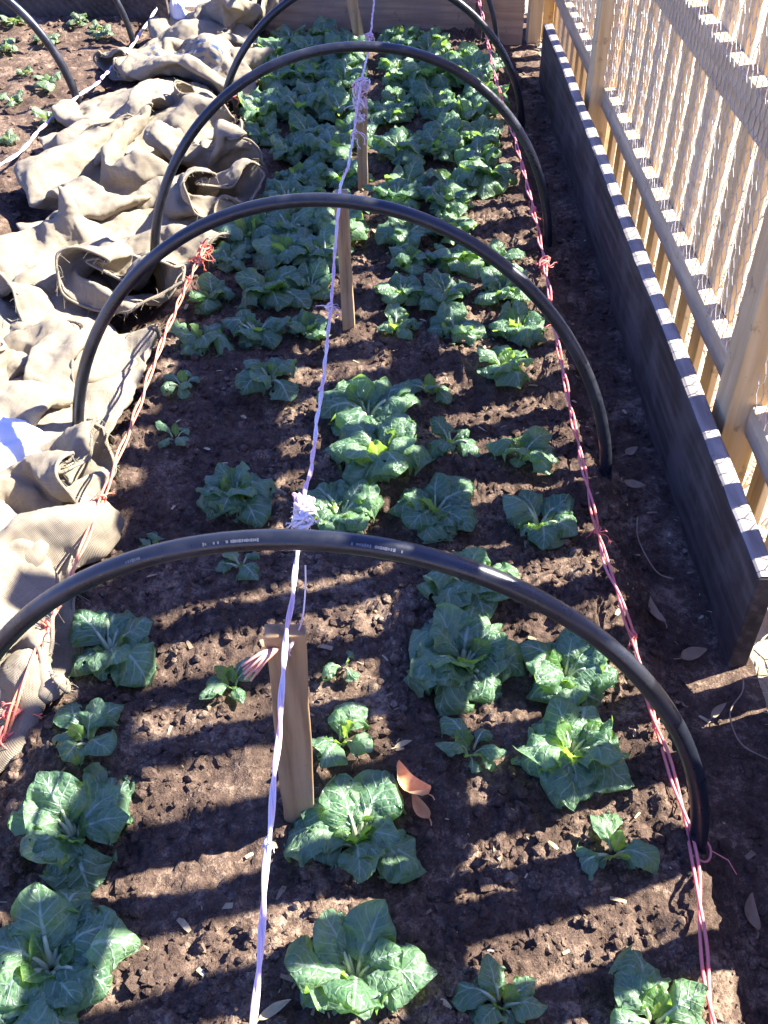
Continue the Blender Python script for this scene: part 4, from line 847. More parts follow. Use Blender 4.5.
  [[2,8,18,26,36,43,48,51,54,56,55,43,-6,4,11,21,27,34,40,44,46,47,45,43,-12,-2,9,14,19,24,31,37,41,38,37,36,-18,-7,1,7,12,16,22,29,32,34,30,26,-22,-13,-6,0,4,10,15,21,27,29,22,16,-30,-20,-12,-8,-2,3,9,15,20,20,16,11,-38,-27,-19,-13,-9,-5,3,9,10,13,16,16,-43,-31,-24,-19,-17,-9,-1,4,12,15,14,15,-41,-38,-30,-28,-20,-11,-2,7,9,12,13,12,-47,-42,-34,-30,-22,-13,-3,6,13,15,15,14,-54,-45,-36,-32,-24,-16,-7,2,11,16,15,16,-58,-49,-40,-30,-22,-16,-9,0,9,12,18,19,-59,-48,-41,-32,-25,-19,-10,-3,5,12,16,17,-58,-46,-35,-30,-27,-20,-11,-3,2,9,19,24,-56,-43,-33,-25,-20,-18,-13,-4,3,9,19,28,-54,-44,-34,-27,-18,-13,-12,-7,0,9,19,28,5,14,22,29,35,39,42,49,51,50,0,10,15,20,26,30,36,39,43,39,-6,4,10,13,18,21,27,34,34,28,-13,-3,4,9,9,15,22,24,24,22,-20,-10,-3,2,2,6,13,15,12,10,-25,-15,-10,-6,-5,-2,5,5,8,5,-31,-23,-15,-14,-14,-6,0,1,6,5,-35,-29,-23,-22,-16,-6,1,2,5,7,-40,-32,-28,-21,-15,-7,1,4,9,6,-44,-33,-25,
-18,-10,-5,2,3,5,10,-47,-36,-24,-14,-12,-4,3,8,5,10,-50,-38,-27,-16,-8,-5,4,10,11,12,-48,-41,-29,-17,-7,1,5,12,14,18,-47,-39,-31,-19,-9,2,7,11,18,23,-48,-41,-32,-23,-14,-3,4,12,18,20,],
   [-70,-67,-65,-63,-58,-48,-36,-24,-16,-8,0,0,-67,-63,-60,-57,-51,-41,-32,-21,-11,-5,-6,-8,-60,-55,-52,-51,-47,-39,-29,-21,-11,-1,-2,-6,-51,-47,-44,-43,-41,-36,-29,-19,-9,-10,-9,-9,-45,-38,-36,-34,-33,-33,-27,-17,-11,-8,-8,-11,-42,-33,-30,-28,-27,-31,-22,-13,-6,-3,-8,-13,-38,-32,-26,-22,-23,-24,-16,-6,0,0,0,-4,-32,-27,-22,-17,-20,-14,-6,1,7,8,7,7,-25,-25,-20,-14,-9,-3,4,10,13,15,16,17,-19,-19,-16,-8,-1,7,13,19,22,24,24,27,-11,-11,-11,-2,6,15,23,28,30,31,31,34,-1,-3,-2,2,11,21,30,36,39,39,37,43,4,1,6,10,18,29,38,46,48,49,48,49,10,7,7,16,26,37,46,54,58,60,58,57,20,14,13,19,29,40,49,56,61,65,65,65,31,20,21,27,33,41,52,59,63,66,71,72,-65,-61,-58,-52,-43,-32,-20,-13,-7,-9,-57,-54,-50,-46,-41,-32,-21,-12,-14,-15,-48,-42,-38,-38,-37,-30,-21,-18,-20,-14,-39,-32,-29,-28,-31,-26,-17,-16,-21,-20,-33,-26,-23,-21,-25,-23,-13,-11,-19,-19,-29,-22,-18,-15,-18,-17,-8,-8,-7,-6,-28,-19,-15,-8,-11,-6,-3,1,
5,7,-26,-18,-11,-4,-1,4,7,10,15,19,-21,-15,-6,0,8,14,18,20,24,27,-11,-9,-1,7,13,22,28,29,31,33,0,2,6,12,22,28,36,38,40,40,8,10,14,21,27,38,44,48,50,49,13,19,23,28,34,42,52,58,59,58,21,26,32,37,41,48,57,62,64,63,28,35,40,46,51,50,57,61,63,70,],
   [26,20,20,23,26,26,22,16,10,14,25,29,25,17,15,15,19,17,12,11,8,14,26,36,30,19,20,15,13,11,7,5,10,17,31,43,33,22,16,11,12,9,4,2,8,21,32,42,28,21,13,10,15,9,3,4,9,21,28,35,20,16,9,11,10,4,5,6,9,17,24,33,14,10,4,8,4,0,1,4,10,19,28,38,13,11,6,3,-3,-4,0,5,11,19,30,39,17,9,5,2,0,0,0,2,12,24,33,44,22,14,13,9,5,1,2,3,13,25,35,44,27,24,22,17,12,8,6,9,17,25,32,41,24,20,25,25,22,17,14,16,18,24,28,36,15,14,19,26,25,22,20,20,20,18,26,32,7,4,10,17,24,24,21,19,16,18,23,33,5,0,2,9,15,16,15,12,9,15,25,36,8,5,5,2,4,8,10,12,16,23,31,42,26,24,28,30,26,21,18,16,21,35,32,27,28,26,21,16,13,16,26,38,29,24,29,25,21,13,10,20,29,37,28,24,29,28,20,15,14,21,26,36,22,25,31,28,21,12,12,19,25,36,19,21,26,26,17,8,11,20,27,37,16,19,18,20,11,7,12,21,29,38,21,17,19,15,8,6,11,22,30,38,27,27,23,19,13,9,11,21,30,38,33,36,32,26,21,17,16,25,32,37,31,34,37,33,25,24,24,26,34,34,23,29,36,35,31,26,25,30,34,39,14,24,32,32,32,31,
27,27,33,41,9,18,28,32,33,34,31,30,31,37,17,15,22,27,33,36,36,38,35,39,]],
  [[-38,-36,-35,-29,-23,-31,-33,-33,-37,-42,-46,-43,-32,-28,-28,-27,-28,-31,-33,-37,-39,-32,-37,-44,-30,-25,-25,-23,-23,-25,-33,-38,-36,-31,-30,-34,-24,-17,-16,-16,-19,-21,-27,-32,-32,-26,-26,-26,-17,-11,-10,-9,-12,-14,-19,-26,-26,-22,-22,-22,-11,-5,-5,-3,-7,-8,-12,-18,-21,-16,-16,-19,-7,-4,-2,-1,0,-3,-9,-13,-15,-12,-12,-13,-2,1,2,5,0,-2,-5,-7,-10,-7,-6,-6,3,6,7,5,4,4,2,0,-2,0,-1,0,11,11,9,10,12,11,11,8,7,8,6,3,19,15,14,20,21,22,19,16,13,13,7,5,26,20,21,23,29,27,24,22,18,12,9,3,27,27,29,33,34,33,29,25,19,17,15,9,30,33,35,39,41,38,34,29,24,23,17,17,38,35,40,45,46,41,41,38,35,27,24,23,36,39,42,43,41,44,47,47,46,38,27,21,-30,-32,-27,-22,-24,-30,-34,-34,-35,-40,-30,-26,-20,-17,-20,-27,-29,-31,-31,-34,-24,-21,-20,-20,-23,-26,-24,-26,-29,-29,-14,-16,-14,-14,-15,-18,-23,-26,-24,-23,-11,-10,-9,-9,-12,-18,-22,-23,-20,-16,-7,-6,-6,-7,-11,-13,-16,-18,-15,-11,-2,-3,-3,-4,-9,-14,-14,-12,-7,-4,2,0,0,
-2,-4,-9,-9,-4,3,4,7,3,3,5,4,-1,-3,4,9,10,11,9,12,13,11,8,5,6,15,14,17,14,18,22,18,16,12,9,13,13,25,21,22,28,25,20,17,13,16,15,31,30,25,32,28,23,22,20,15,15,33,31,25,29,32,28,30,27,21,20,36,33,31,30,32,32,35,36,31,28,],
   [30,24,22,22,20,15,5,-2,1,-3,-7,-9,32,23,22,20,16,9,1,-2,-4,-6,-12,-17,36,25,17,18,13,8,1,-6,-7,-10,-17,-19,37,26,23,17,14,8,-1,-4,-6,-10,-20,-21,38,31,22,17,14,8,4,0,-6,-14,-22,-24,41,35,23,18,14,12,6,0,-8,-14,-17,-27,40,34,25,17,14,10,6,-1,-6,-11,-19,-24,33,30,21,15,11,8,6,1,-8,-15,-22,-24,29,27,22,18,11,6,3,-2,-10,-19,-17,-17,29,26,25,17,7,1,-1,-3,-12,-16,-14,-18,24,25,18,10,5,0,-1,-9,-11,-14,-20,-20,20,20,12,3,2,-2,-6,-12,-11,-15,-22,-25,15,15,7,0,-5,-6,-10,-16,-18,-21,-25,-29,11,11,2,-3,-7,-8,-12,-12,-17,-24,-28,-34,11,8,4,1,-7,-12,-15,-18,-13,-23,-28,-31,4,6,5,-5,-11,-15,-14,-21,-18,-18,-20,-23,25,29,28,22,15,8,2,-5,-9,-14,30,26,26,20,10,4,0,-5,-12,-16,32,25,20,16,10,3,-1,-7,-12,-23,31,23,17,13,10,3,-4,-9,-17,-24,33,24,14,10,7,3,-3,-10,-17,-22,29,17,10,5,4,2,-4,-10,-18,-21,26,14,7,3,2,-1,-7,-13,-16,-19,20,12,4,-1,-2,-4,-8,-13,-15,-18,20,10,3,-5,-7,-9,-6,-11,-15,-19,15,9,0,-6,
-10,-7,-5,-11,-13,-19,11,1,-3,-10,-11,-6,-8,-12,-16,-22,5,-3,-8,-9,-11,-10,-10,-13,-18,-24,1,-2,-2,-3,-6,-8,-15,-18,-26,-30,7,4,4,0,-5,-11,-13,-21,-26,-33,0,6,6,3,-5,-12,-14,-19,-24,-30,],
   [10,10,22,30,31,34,36,39,43,46,42,35,7,8,18,25,27,25,25,25,30,34,36,37,12,9,14,20,19,18,16,17,23,27,30,34,8,5,12,16,13,12,12,17,23,28,29,34,8,8,6,12,8,9,15,21,22,22,23,32,10,6,10,8,5,12,16,16,14,17,25,27,15,10,5,2,8,11,10,10,16,21,21,29,17,10,8,5,3,6,4,12,13,17,20,29,20,13,8,1,-1,2,3,8,10,13,20,29,22,15,5,0,-2,-4,1,7,8,12,19,29,23,14,8,2,0,-3,3,5,10,15,17,23,18,11,8,8,4,5,9,10,16,20,22,27,13,5,8,11,6,12,14,15,22,26,26,31,11,2,2,7,7,14,16,22,30,32,34,36,14,5,5,5,10,14,18,25,32,34,38,43,14,6,-1,1,6,12,19,23,31,40,41,43,15,23,32,37,37,45,47,50,45,44,19,23,27,31,35,41,45,46,46,42,18,20,22,25,29,35,43,48,41,40,13,20,22,19,27,33,38,39,39,38,16,24,28,23,20,26,30,31,32,37,15,21,23,27,23,27,31,35,36,32,25,28,25,21,19,22,28,33,40,33,26,24,27,22,17,18,26,31,37,34,25,22,21,20,15,19,27,28,32,33,25,19,18,18,20,24,32,35,35,30,20,24,20,21,26,33,40,44,41,37,22,24,30,30,34,40,48,53,49,41,21,31,38,37,
40,44,50,57,55,46,25,37,42,44,43,45,49,51,51,51,25,34,43,47,47,41,42,45,44,45,]],
  [[-56,-58,-62,-60,-49,-35,-31,-27,-23,-17,-13,-9,-51,-63,-61,-56,-49,-41,-36,-26,-15,-9,-4,-2,-49,-59,-55,-52,-48,-40,-29,-16,-5,-2,2,3,-48,-57,-53,-45,-39,-31,-21,-10,-1,3,7,9,-54,-55,-47,-40,-32,-25,-16,-5,2,7,13,14,-57,-51,-44,-38,-30,-21,-10,1,7,6,12,20,-47,-46,-40,-36,-26,-15,-5,5,7,9,15,20,-38,-40,-35,-29,-21,-10,1,5,9,13,18,25,-30,-32,-26,-22,-16,-8,3,9,12,15,20,31,-24,-24,-17,-14,-9,-2,8,16,16,19,23,31,-21,-17,-9,-5,-1,6,17,25,27,24,26,33,-16,-8,1,5,8,16,26,32,34,35,36,41,-9,2,8,12,15,24,34,40,43,43,46,50,-4,7,13,17,22,30,38,44,47,48,49,55,3,12,19,25,30,36,43,48,49,53,56,60,14,20,28,35,41,46,48,54,57,60,62,68,-51,-51,-48,-41,-30,-23,-22,-15,-10,-7,-46,-44,-40,-32,-23,-20,-14,-8,-3,0,-47,-40,-36,-28,-22,-13,-9,-2,4,6,-47,-41,-34,-28,-19,-11,-5,1,3,9,-49,-42,-37,-28,-18,-9,1,-1,4,10,-45,-38,-33,-25,-13,-2,1,2,7,14,-34,-31,-27,-20,-8,3,0,5,11,19,-25,-22,-19,-13,-3,5,6,10,15,23,
-18,-12,-11,-7,1,9,14,18,22,29,-14,-7,-3,0,8,16,23,27,30,34,-8,-1,4,8,15,25,34,39,36,37,-2,6,8,14,22,33,43,47,48,47,1,8,14,21,30,40,50,55,54,54,7,13,21,31,37,45,50,56,57,61,14,23,32,40,47,52,57,63,66,67,],
   [-11,-18,-25,-32,-39,-39,-47,-55,-66,-71,-74,-80,-10,-13,-20,-27,-33,-40,-51,-59,-59,-63,-70,-74,-1,-8,-15,-23,-31,-40,-47,-52,-54,-58,-64,-67,5,-3,-9,-15,-23,-31,-38,-43,-49,-55,-60,-63,9,6,1,-5,-12,-19,-26,-33,-42,-49,-54,-59,17,14,9,3,-3,-9,-17,-25,-33,-41,-50,-48,21,18,14,8,3,-3,-11,-16,-23,-31,-39,-44,26,24,21,15,9,2,-5,-10,-16,-25,-31,-38,33,35,29,23,16,8,2,-6,-13,-19,-26,-33,44,43,37,30,23,14,7,0,-7,-16,-22,-29,53,47,42,35,28,20,13,4,-6,-11,-16,-22,60,52,46,39,31,23,16,8,0,-6,-14,-14,66,55,48,41,33,27,19,12,6,0,-4,-3,73,60,52,44,37,31,26,17,10,4,5,5,83,67,56,48,43,37,30,21,15,12,9,-1,89,76,64,54,49,43,33,25,22,15,8,3,-15,-23,-30,-36,-39,-44,-52,-60,-63,-69,-12,-20,-27,-32,-34,-40,-48,-53,-58,-63,-6,-10,-15,-21,-27,-32,-40,-47,-54,-62,5,1,-3,-11,-17,-23,-31,-40,-51,-55,11,9,3,-3,-7,-14,-21,-30,-39,-46,17,14,9,3,0,-8,-13,-19,-27,-36,20,20,16,10,3,-3,-6,-11,-19,-27,30,29,25,18,10,
5,-1,-8,-15,-22,38,36,32,26,18,14,5,-3,-13,-20,44,41,37,32,25,20,10,1,-6,-14,52,47,40,35,30,21,13,6,4,-5,59,53,46,38,30,26,19,12,8,3,65,58,51,43,36,32,26,18,11,6,73,64,56,50,44,38,28,18,12,6,83,72,64,59,53,44,31,20,13,9,],
   [21,22,25,19,14,11,13,10,12,13,21,28,24,22,16,13,8,6,6,4,9,14,17,22,22,15,10,5,0,-1,0,2,6,6,9,15,13,7,3,3,4,1,2,5,4,7,7,14,8,0,0,2,0,2,2,7,10,9,9,18,9,0,3,0,4,3,5,8,13,17,20,26,12,3,0,4,3,5,9,11,18,22,24,34,13,5,3,2,6,9,8,15,19,17,25,35,11,7,6,4,7,8,11,14,12,18,24,32,13,7,7,6,8,10,9,12,17,17,18,22,9,4,6,6,9,10,11,13,14,10,16,16,6,6,6,7,10,9,14,9,7,6,10,20,6,6,11,13,12,8,10,4,5,8,9,17,9,8,13,13,12,13,6,5,7,2,10,15,9,9,11,14,11,9,11,9,0,3,8,15,7,11,12,12,8,5,4,4,0,3,3,7,16,19,19,19,21,17,12,15,19,21,17,12,11,14,19,13,10,16,18,22,8,8,15,16,11,11,17,17,14,17,5,12,16,13,10,13,21,24,25,23,10,13,10,10,12,20,23,31,31,31,11,11,10,15,16,19,28,36,33,30,14,8,13,18,21,24,32,36,33,31,15,10,15,17,21,27,35,35,29,31,14,15,16,19,22,29,30,31,30,26,10,13,14,19,22,28,26,26,25,25,11,11,13,18,23,24,23,25,19,19,11,14,18,19,20,24,22,20,22,18,14,18,20,19,18,20,22,21,20,24,13,17,16,18,13,13,14,16,16,18,15,15,
17,12,9,6,6,11,15,11,]],
  [[53,48,54,59,60,58,53,46,48,55,66,76,44,42,44,48,48,48,45,41,47,57,62,69,38,36,38,36,36,37,40,41,45,48,54,58,28,30,29,26,26,31,34,37,38,42,50,49,16,19,18,19,24,28,31,32,29,35,43,41,4,7,10,13,17,21,24,24,20,28,33,36,-7,-2,2,6,9,13,13,15,14,21,26,27,-17,-11,-5,-2,4,7,11,12,11,12,18,18,-26,-19,-12,-8,-5,-2,2,5,8,10,13,13,-35,-25,-19,-14,-12,-10,-7,-5,-1,5,9,10,-43,-33,-27,-21,-19,-17,-16,-14,-8,-4,5,5,-47,-43,-36,-29,-25,-23,-22,-20,-16,-9,-6,1,-55,-48,-41,-34,-27,-28,-27,-28,-26,-20,-16,-7,-56,-52,-44,-40,-36,-33,-34,-37,-34,-32,-25,-16,-58,-54,-52,-50,-44,-43,-44,-45,-43,-39,-34,-25,-56,-63,-61,-54,-50,-50,-54,-54,-51,-45,-44,-33,45,44,47,49,49,49,45,41,49,59,41,40,37,38,39,41,39,37,43,51,31,32,27,29,32,35,34,33,36,43,18,20,18,20,26,28,29,29,28,37,7,9,9,12,17,19,20,20,21,30,-3,1,4,5,8,11,10,10,14,20,-12,-7,-4,-3,-3,1,6,2,8,10,-20,-15,-12,-10,-12,-8,-1,0,4,9,-29,-23,-20,-18,-19,-15,-9,
-7,-2,5,-36,-29,-26,-24,-26,-23,-18,-14,-9,-1,-44,-39,-33,-30,-28,-30,-28,-23,-14,-8,-51,-46,-39,-33,-34,-31,-34,-31,-24,-16,-55,-51,-46,-40,-37,-39,-37,-35,-32,-25,-62,-56,-51,-46,-43,-40,-44,-38,-31,-31,-64,-64,-62,-57,-50,-44,-39,-40,-36,-36,],
   [-66,-59,-51,-41,-31,-21,-14,-13,-7,-3,-1,4,-62,-58,-48,-38,-31,-22,-14,-10,-3,1,2,9,-60,-53,-44,-37,-30,-25,-17,-7,1,8,9,9,-58,-49,-42,-35,-27,-20,-14,-7,3,13,17,12,-52,-44,-37,-30,-23,-19,-10,-2,7,18,24,16,-47,-38,-30,-26,-20,-14,-7,2,10,20,25,22,-43,-32,-29,-26,-20,-13,-6,4,14,23,30,28,-40,-29,-31,-25,-19,-11,-2,9,18,23,28,30,-36,-34,-29,-22,-15,-6,3,13,21,24,30,34,-32,-30,-23,-17,-9,0,9,17,23,29,33,37,-27,-23,-16,-9,-2,5,13,18,28,35,38,37,-21,-19,-13,-5,2,9,17,24,31,37,40,44,-22,-15,-10,-2,5,12,17,24,33,39,41,51,-15,-14,-7,0,7,15,21,27,34,39,46,57,-13,-4,-2,3,10,16,22,30,38,44,51,63,-5,2,8,10,9,19,24,35,45,50,55,62,-55,-48,-39,-31,-25,-18,-13,-5,-1,3,-51,-44,-37,-31,-24,-20,-12,-5,3,5,-49,-39,-35,-28,-22,-19,-10,0,9,7,-45,-35,-28,-21,-17,-13,-9,1,9,14,-40,-31,-24,-19,-12,-13,-6,5,14,21,-37,-28,-21,-15,-12,-11,-2,9,18,24,-33,-25,-22,-15,-8,-4,5,12,19,26,-29,-22,-18,-14,-5,3,9,16,
21,26,-23,-19,-15,-8,0,7,15,22,27,32,-17,-10,-6,-1,8,15,22,29,36,40,-13,-7,1,7,14,19,25,33,40,47,-15,-5,2,12,18,26,30,36,44,50,-15,-7,3,13,21,29,39,45,49,54,-11,-6,2,12,24,33,44,53,57,60,-1,1,7,16,28,35,46,54,55,62,],
   [21,15,8,8,12,17,23,25,22,24,30,31,19,7,0,-1,4,7,12,15,14,15,24,32,20,11,3,-3,1,6,4,5,10,14,19,26,24,19,12,4,2,5,9,11,10,14,15,21,28,27,21,12,9,14,16,19,14,15,17,20,33,32,25,14,11,18,23,27,22,22,23,28,34,33,24,16,13,17,24,29,30,29,27,35,33,29,22,17,19,14,14,19,26,28,30,37,30,25,22,23,20,19,14,12,17,23,27,35,26,19,22,19,18,17,17,10,15,17,23,27,21,15,20,20,18,19,17,9,8,15,15,24,17,13,19,19,19,20,17,7,7,6,15,22,19,12,15,16,14,16,12,4,6,5,14,15,19,8,11,14,14,10,10,5,1,5,4,5,16,7,16,11,9,13,6,3,1,2,2,2,14,11,19,15,17,15,4,-2,0,0,3,5,19,9,9,13,21,25,30,27,30,34,23,16,9,12,18,24,26,33,34,30,28,24,16,15,21,28,27,28,32,24,36,32,23,19,25,30,37,35,27,21,41,36,27,22,27,37,41,42,32,29,39,37,30,24,27,35,41,44,41,35,38,35,28,29,26,32,32,39,41,40,34,34,29,27,30,29,25,31,36,34,32,32,28,25,26,25,21,27,35,34,26,31,25,32,29,28,20,22,30,32,22,27,28,33,36,30,19,18,21,26,22,26,30,29,34,31,21,12,15,16,26,30,
31,32,27,28,24,15,8,7,23,21,21,23,23,19,19,17,13,7,17,25,24,21,19,12,12,8,6,8,]],
  [[50,42,35,24,12,5,1,-4,-15,-27,-38,-45,56,48,39,26,15,9,3,-5,-15,-26,-36,-43,53,45,38,28,19,10,-1,-12,-18,-28,-34,-43,47,41,33,25,17,10,-3,-13,-20,-27,-35,-39,41,33,24,20,16,6,-6,-19,-26,-30,-36,-40,37,29,19,15,10,2,-7,-18,-29,-36,-42,-47,37,32,21,14,6,0,-6,-17,-29,-38,-41,-50,47,40,28,16,9,3,-2,-11,-24,-35,-40,-47,54,45,32,19,7,3,-2,-10,-21,-32,-39,-42,56,46,35,21,11,3,-4,-11,-19,-27,-33,-41,52,45,34,28,17,4,-6,-12,-17,-21,-30,-40,46,41,33,32,22,10,-1,-10,-16,-23,-32,-44,41,40,33,32,25,14,3,-8,-16,-25,-36,-46,37,39,34,29,23,13,5,-5,-13,-24,-36,-45,35,36,31,26,19,15,4,-2,-11,-21,-35,-41,32,35,26,24,16,14,5,0,-7,-18,-31,-35,46,37,25,17,8,-1,-9,-19,-31,-38,45,35,27,17,12,-1,-13,-19,-27,-35,41,30,25,16,8,-2,-15,-22,-28,-34,32,25,19,13,2,-9,-19,-27,-33,-38,28,19,10,3,-2,-10,-21,-29,-36,-42,30,18,8,1,-5,-11,-19,-30,-40,-46,35,22,11,4,-1,-8,-17,-29,-41,-46,41,27,13,3,-2,-7,-15,-26,-36,-44,
43,29,15,5,-2,-9,-18,-26,-31,-39,40,28,16,5,-6,-14,-20,-24,-29,-34,32,24,17,8,-2,-9,-17,-24,-25,-36,30,21,17,11,2,-7,-15,-20,-27,-36,31,22,17,11,3,-4,-14,-23,-26,-35,28,23,14,11,3,-7,-16,-22,-29,-35,26,23,14,9,2,-5,-13,-21,-22,-31,],
   [40,47,49,53,52,50,48,51,57,61,65,67,37,41,45,46,44,46,44,47,50,54,55,57,28,34,38,38,40,38,36,37,38,44,45,46,21,25,29,34,35,33,29,29,30,36,40,39,20,24,25,28,31,29,24,22,24,29,32,34,15,18,19,20,21,20,17,14,15,18,22,26,16,14,8,8,8,10,10,10,9,8,14,17,15,7,1,-1,-4,0,2,4,3,1,7,8,11,3,-1,-6,-8,-7,-6,-3,-4,-4,-1,-1,5,0,-6,-8,-12,-12,-12,-9,-9,-13,-9,-9,-4,-6,-8,-11,-15,-15,-13,-15,-18,-18,-20,-18,-14,-18,-19,-18,-22,-23,-25,-27,-28,-28,-31,-30,-25,-30,-31,-31,-33,-33,-34,-35,-36,-39,-42,-44,-37,-45,-45,-42,-40,-40,-45,-46,-45,-47,-51,-56,-46,-51,-52,-47,-43,-47,-51,-56,-53,-56,-59,-65,-53,-59,-56,-47,-45,-52,-57,-64,-62,-62,-69,-74,38,39,42,42,41,39,40,47,52,55,29,31,35,34,32,31,31,37,43,47,22,25,30,28,29,25,25,30,34,38,20,21,24,25,23,22,19,21,26,31,17,18,19,18,17,16,15,18,17,21,11,11,11,7,9,9,9,10,11,14,8,4,1,-2,2,5,5,5,4,6,6,-1,-4,-4,-3,-1,2,1,-1,-2,3,2,-2,-9,-8,-6,-4,-5,-7,-12,1,0,0,-3,
-7,-9,-8,-13,-17,-20,-8,-9,-8,-11,-13,-16,-19,-23,-28,-31,-20,-17,-19,-20,-23,-25,-25,-32,-38,-42,-31,-28,-30,-27,-32,-34,-34,-36,-45,-52,-40,-34,-35,-32,-39,-40,-41,-44,-47,-57,-44,-40,-41,-36,-39,-46,-50,-52,-55,-62,],
   [32,28,24,27,29,22,15,14,14,15,15,10,23,19,20,20,22,16,9,8,4,7,8,11,19,18,14,19,15,14,13,8,8,4,4,8,21,14,16,19,16,12,14,8,3,1,3,6,22,19,16,16,9,7,8,7,4,5,0,6,20,20,18,11,9,8,5,3,6,3,-1,7,15,9,11,6,10,11,8,7,5,1,6,9,12,7,8,14,11,8,4,4,4,5,10,9,14,11,15,14,13,6,2,2,4,10,5,9,22,18,18,21,12,4,4,4,7,6,1,8,27,25,26,19,12,13,9,7,8,2,5,4,31,27,24,14,13,10,7,4,2,0,1,3,32,20,15,9,7,5,7,6,2,0,1,8,30,22,14,12,11,8,8,8,1,0,7,13,26,24,17,15,15,8,6,4,2,-1,3,12,28,27,20,19,17,11,9,8,6,1,-1,7,21,27,27,30,25,21,17,20,18,13,25,25,33,33,26,23,20,17,12,11,30,33,34,36,29,20,17,16,12,13,31,38,36,28,28,24,16,15,14,16,28,30,34,30,22,22,21,22,18,14,19,22,23,25,24,21,22,27,25,20,11,18,20,18,15,15,16,21,26,22,18,24,24,22,13,8,10,16,23,21,28,32,31,24,14,10,10,15,19,17,36,41,38,31,23,18,18,16,19,11,33,37,34,35,30,22,23,23,16,11,29,25,28,27,27,22,19,22,21,16,20,18,23,20,23,17,13,13,18,21,19,22,22,24,18,21,20,11,10,
16,23,23,24,30,27,20,20,17,8,6,]],
  [[-21,-12,-1,8,14,24,37,47,51,60,64,64,-22,-13,-2,5,13,24,36,47,55,55,57,64,-24,-14,-6,1,9,20,32,42,50,54,57,62,-28,-21,-10,-3,3,13,26,37,43,46,54,55,-35,-25,-14,-8,-1,7,19,30,37,43,48,54,-38,-29,-18,-11,-6,2,13,24,33,38,44,52,-37,-31,-20,-12,-8,-1,10,22,30,36,43,48,-44,-36,-23,-13,-6,-2,11,20,26,34,40,41,-51,-41,-28,-16,-7,0,10,19,26,31,39,41,-53,-43,-32,-22,-13,-2,8,18,22,28,36,42,-52,-43,-37,-28,-18,-6,4,12,18,25,34,41,-49,-42,-37,-31,-22,-11,-2,5,13,21,31,39,-49,-41,-38,-33,-25,-17,-9,-1,8,16,24,32,-51,-44,-38,-32,-28,-19,-14,-6,4,8,16,22,-52,-45,-36,-35,-30,-22,-14,-6,-1,3,11,12,-52,-46,-36,-40,-30,-24,-16,-7,-9,-2,6,5,-15,-5,3,13,24,35,42,50,55,61,-19,-10,-2,7,17,28,38,44,48,55,-23,-16,-9,-1,9,21,32,38,41,48,-29,-21,-15,-7,2,14,26,32,37,44,-32,-23,-17,-10,-4,9,20,29,34,42,-32,-25,-19,-13,-6,4,15,23,30,39,-41,-29,-19,-15,-9,1,11,17,24,33,-47,-34,-23,-18,-9,2,10,15,19,30,-50,-40,
-31,-21,-11,0,8,11,18,29,-51,-44,-37,-28,-16,-4,5,10,16,28,-53,-48,-42,-34,-22,-11,-2,6,15,26,-50,-50,-45,-39,-26,-17,-8,1,9,19,-55,-53,-48,-38,-29,-20,-13,-5,1,10,-58,-57,-50,-42,-34,-23,-16,-10,-5,1,-63,-51,-49,-45,-36,-27,-18,-12,-9,-3,],
   [-82,-81,-78,-74,-66,-62,-60,-54,-42,-41,-31,-23,-72,-70,-69,-67,-61,-57,-52,-45,-37,-32,-25,-23,-64,-62,-61,-60,-54,-48,-44,-37,-29,-23,-19,-15,-58,-56,-56,-53,-48,-41,-35,-30,-24,-19,-18,-15,-53,-50,-49,-46,-40,-32,-27,-21,-17,-13,-11,-11,-43,-41,-38,-35,-29,-23,-19,-13,-9,-6,-7,-4,-30,-29,-28,-24,-19,-14,-10,-5,1,4,3,5,-25,-21,-19,-15,-10,-5,-1,5,11,12,11,11,-19,-16,-13,-7,-1,5,9,12,13,18,17,21,-8,-8,-7,-1,8,14,18,20,21,21,25,31,6,4,2,6,11,19,26,28,29,30,36,42,17,14,13,14,15,23,29,35,36,39,46,52,23,22,21,21,21,27,34,41,45,48,57,62,28,27,26,27,30,35,42,47,54,57,64,71,38,35,35,38,43,46,50,53,60,65,68,77,49,46,47,50,52,53,57,58,64,70,65,73,-71,-69,-65,-62,-57,-51,-43,-35,-31,-25,-63,-60,-56,-52,-47,-42,-35,-28,-25,-19,-56,-53,-49,-44,-40,-35,-29,-25,-19,-15,-49,-46,-43,-40,-32,-26,-23,-17,-14,-11,-39,-38,-33,-32,-26,-22,-16,-10,-7,-4,-27,-28,-27,-24,-19,-15,-9,-1,2,3,-23,-21,-18,-15,
-11,-7,2,9,11,11,-18,-14,-10,-5,-1,4,12,17,17,18,-8,-6,-1,5,10,15,19,23,24,27,3,4,8,12,18,24,26,30,31,36,14,14,14,17,23,29,33,37,41,47,18,21,18,24,28,36,41,45,50,57,26,25,25,29,36,44,49,55,60,66,36,33,36,41,46,51,57,64,68,73,45,44,48,52,56,60,62,68,73,77,],
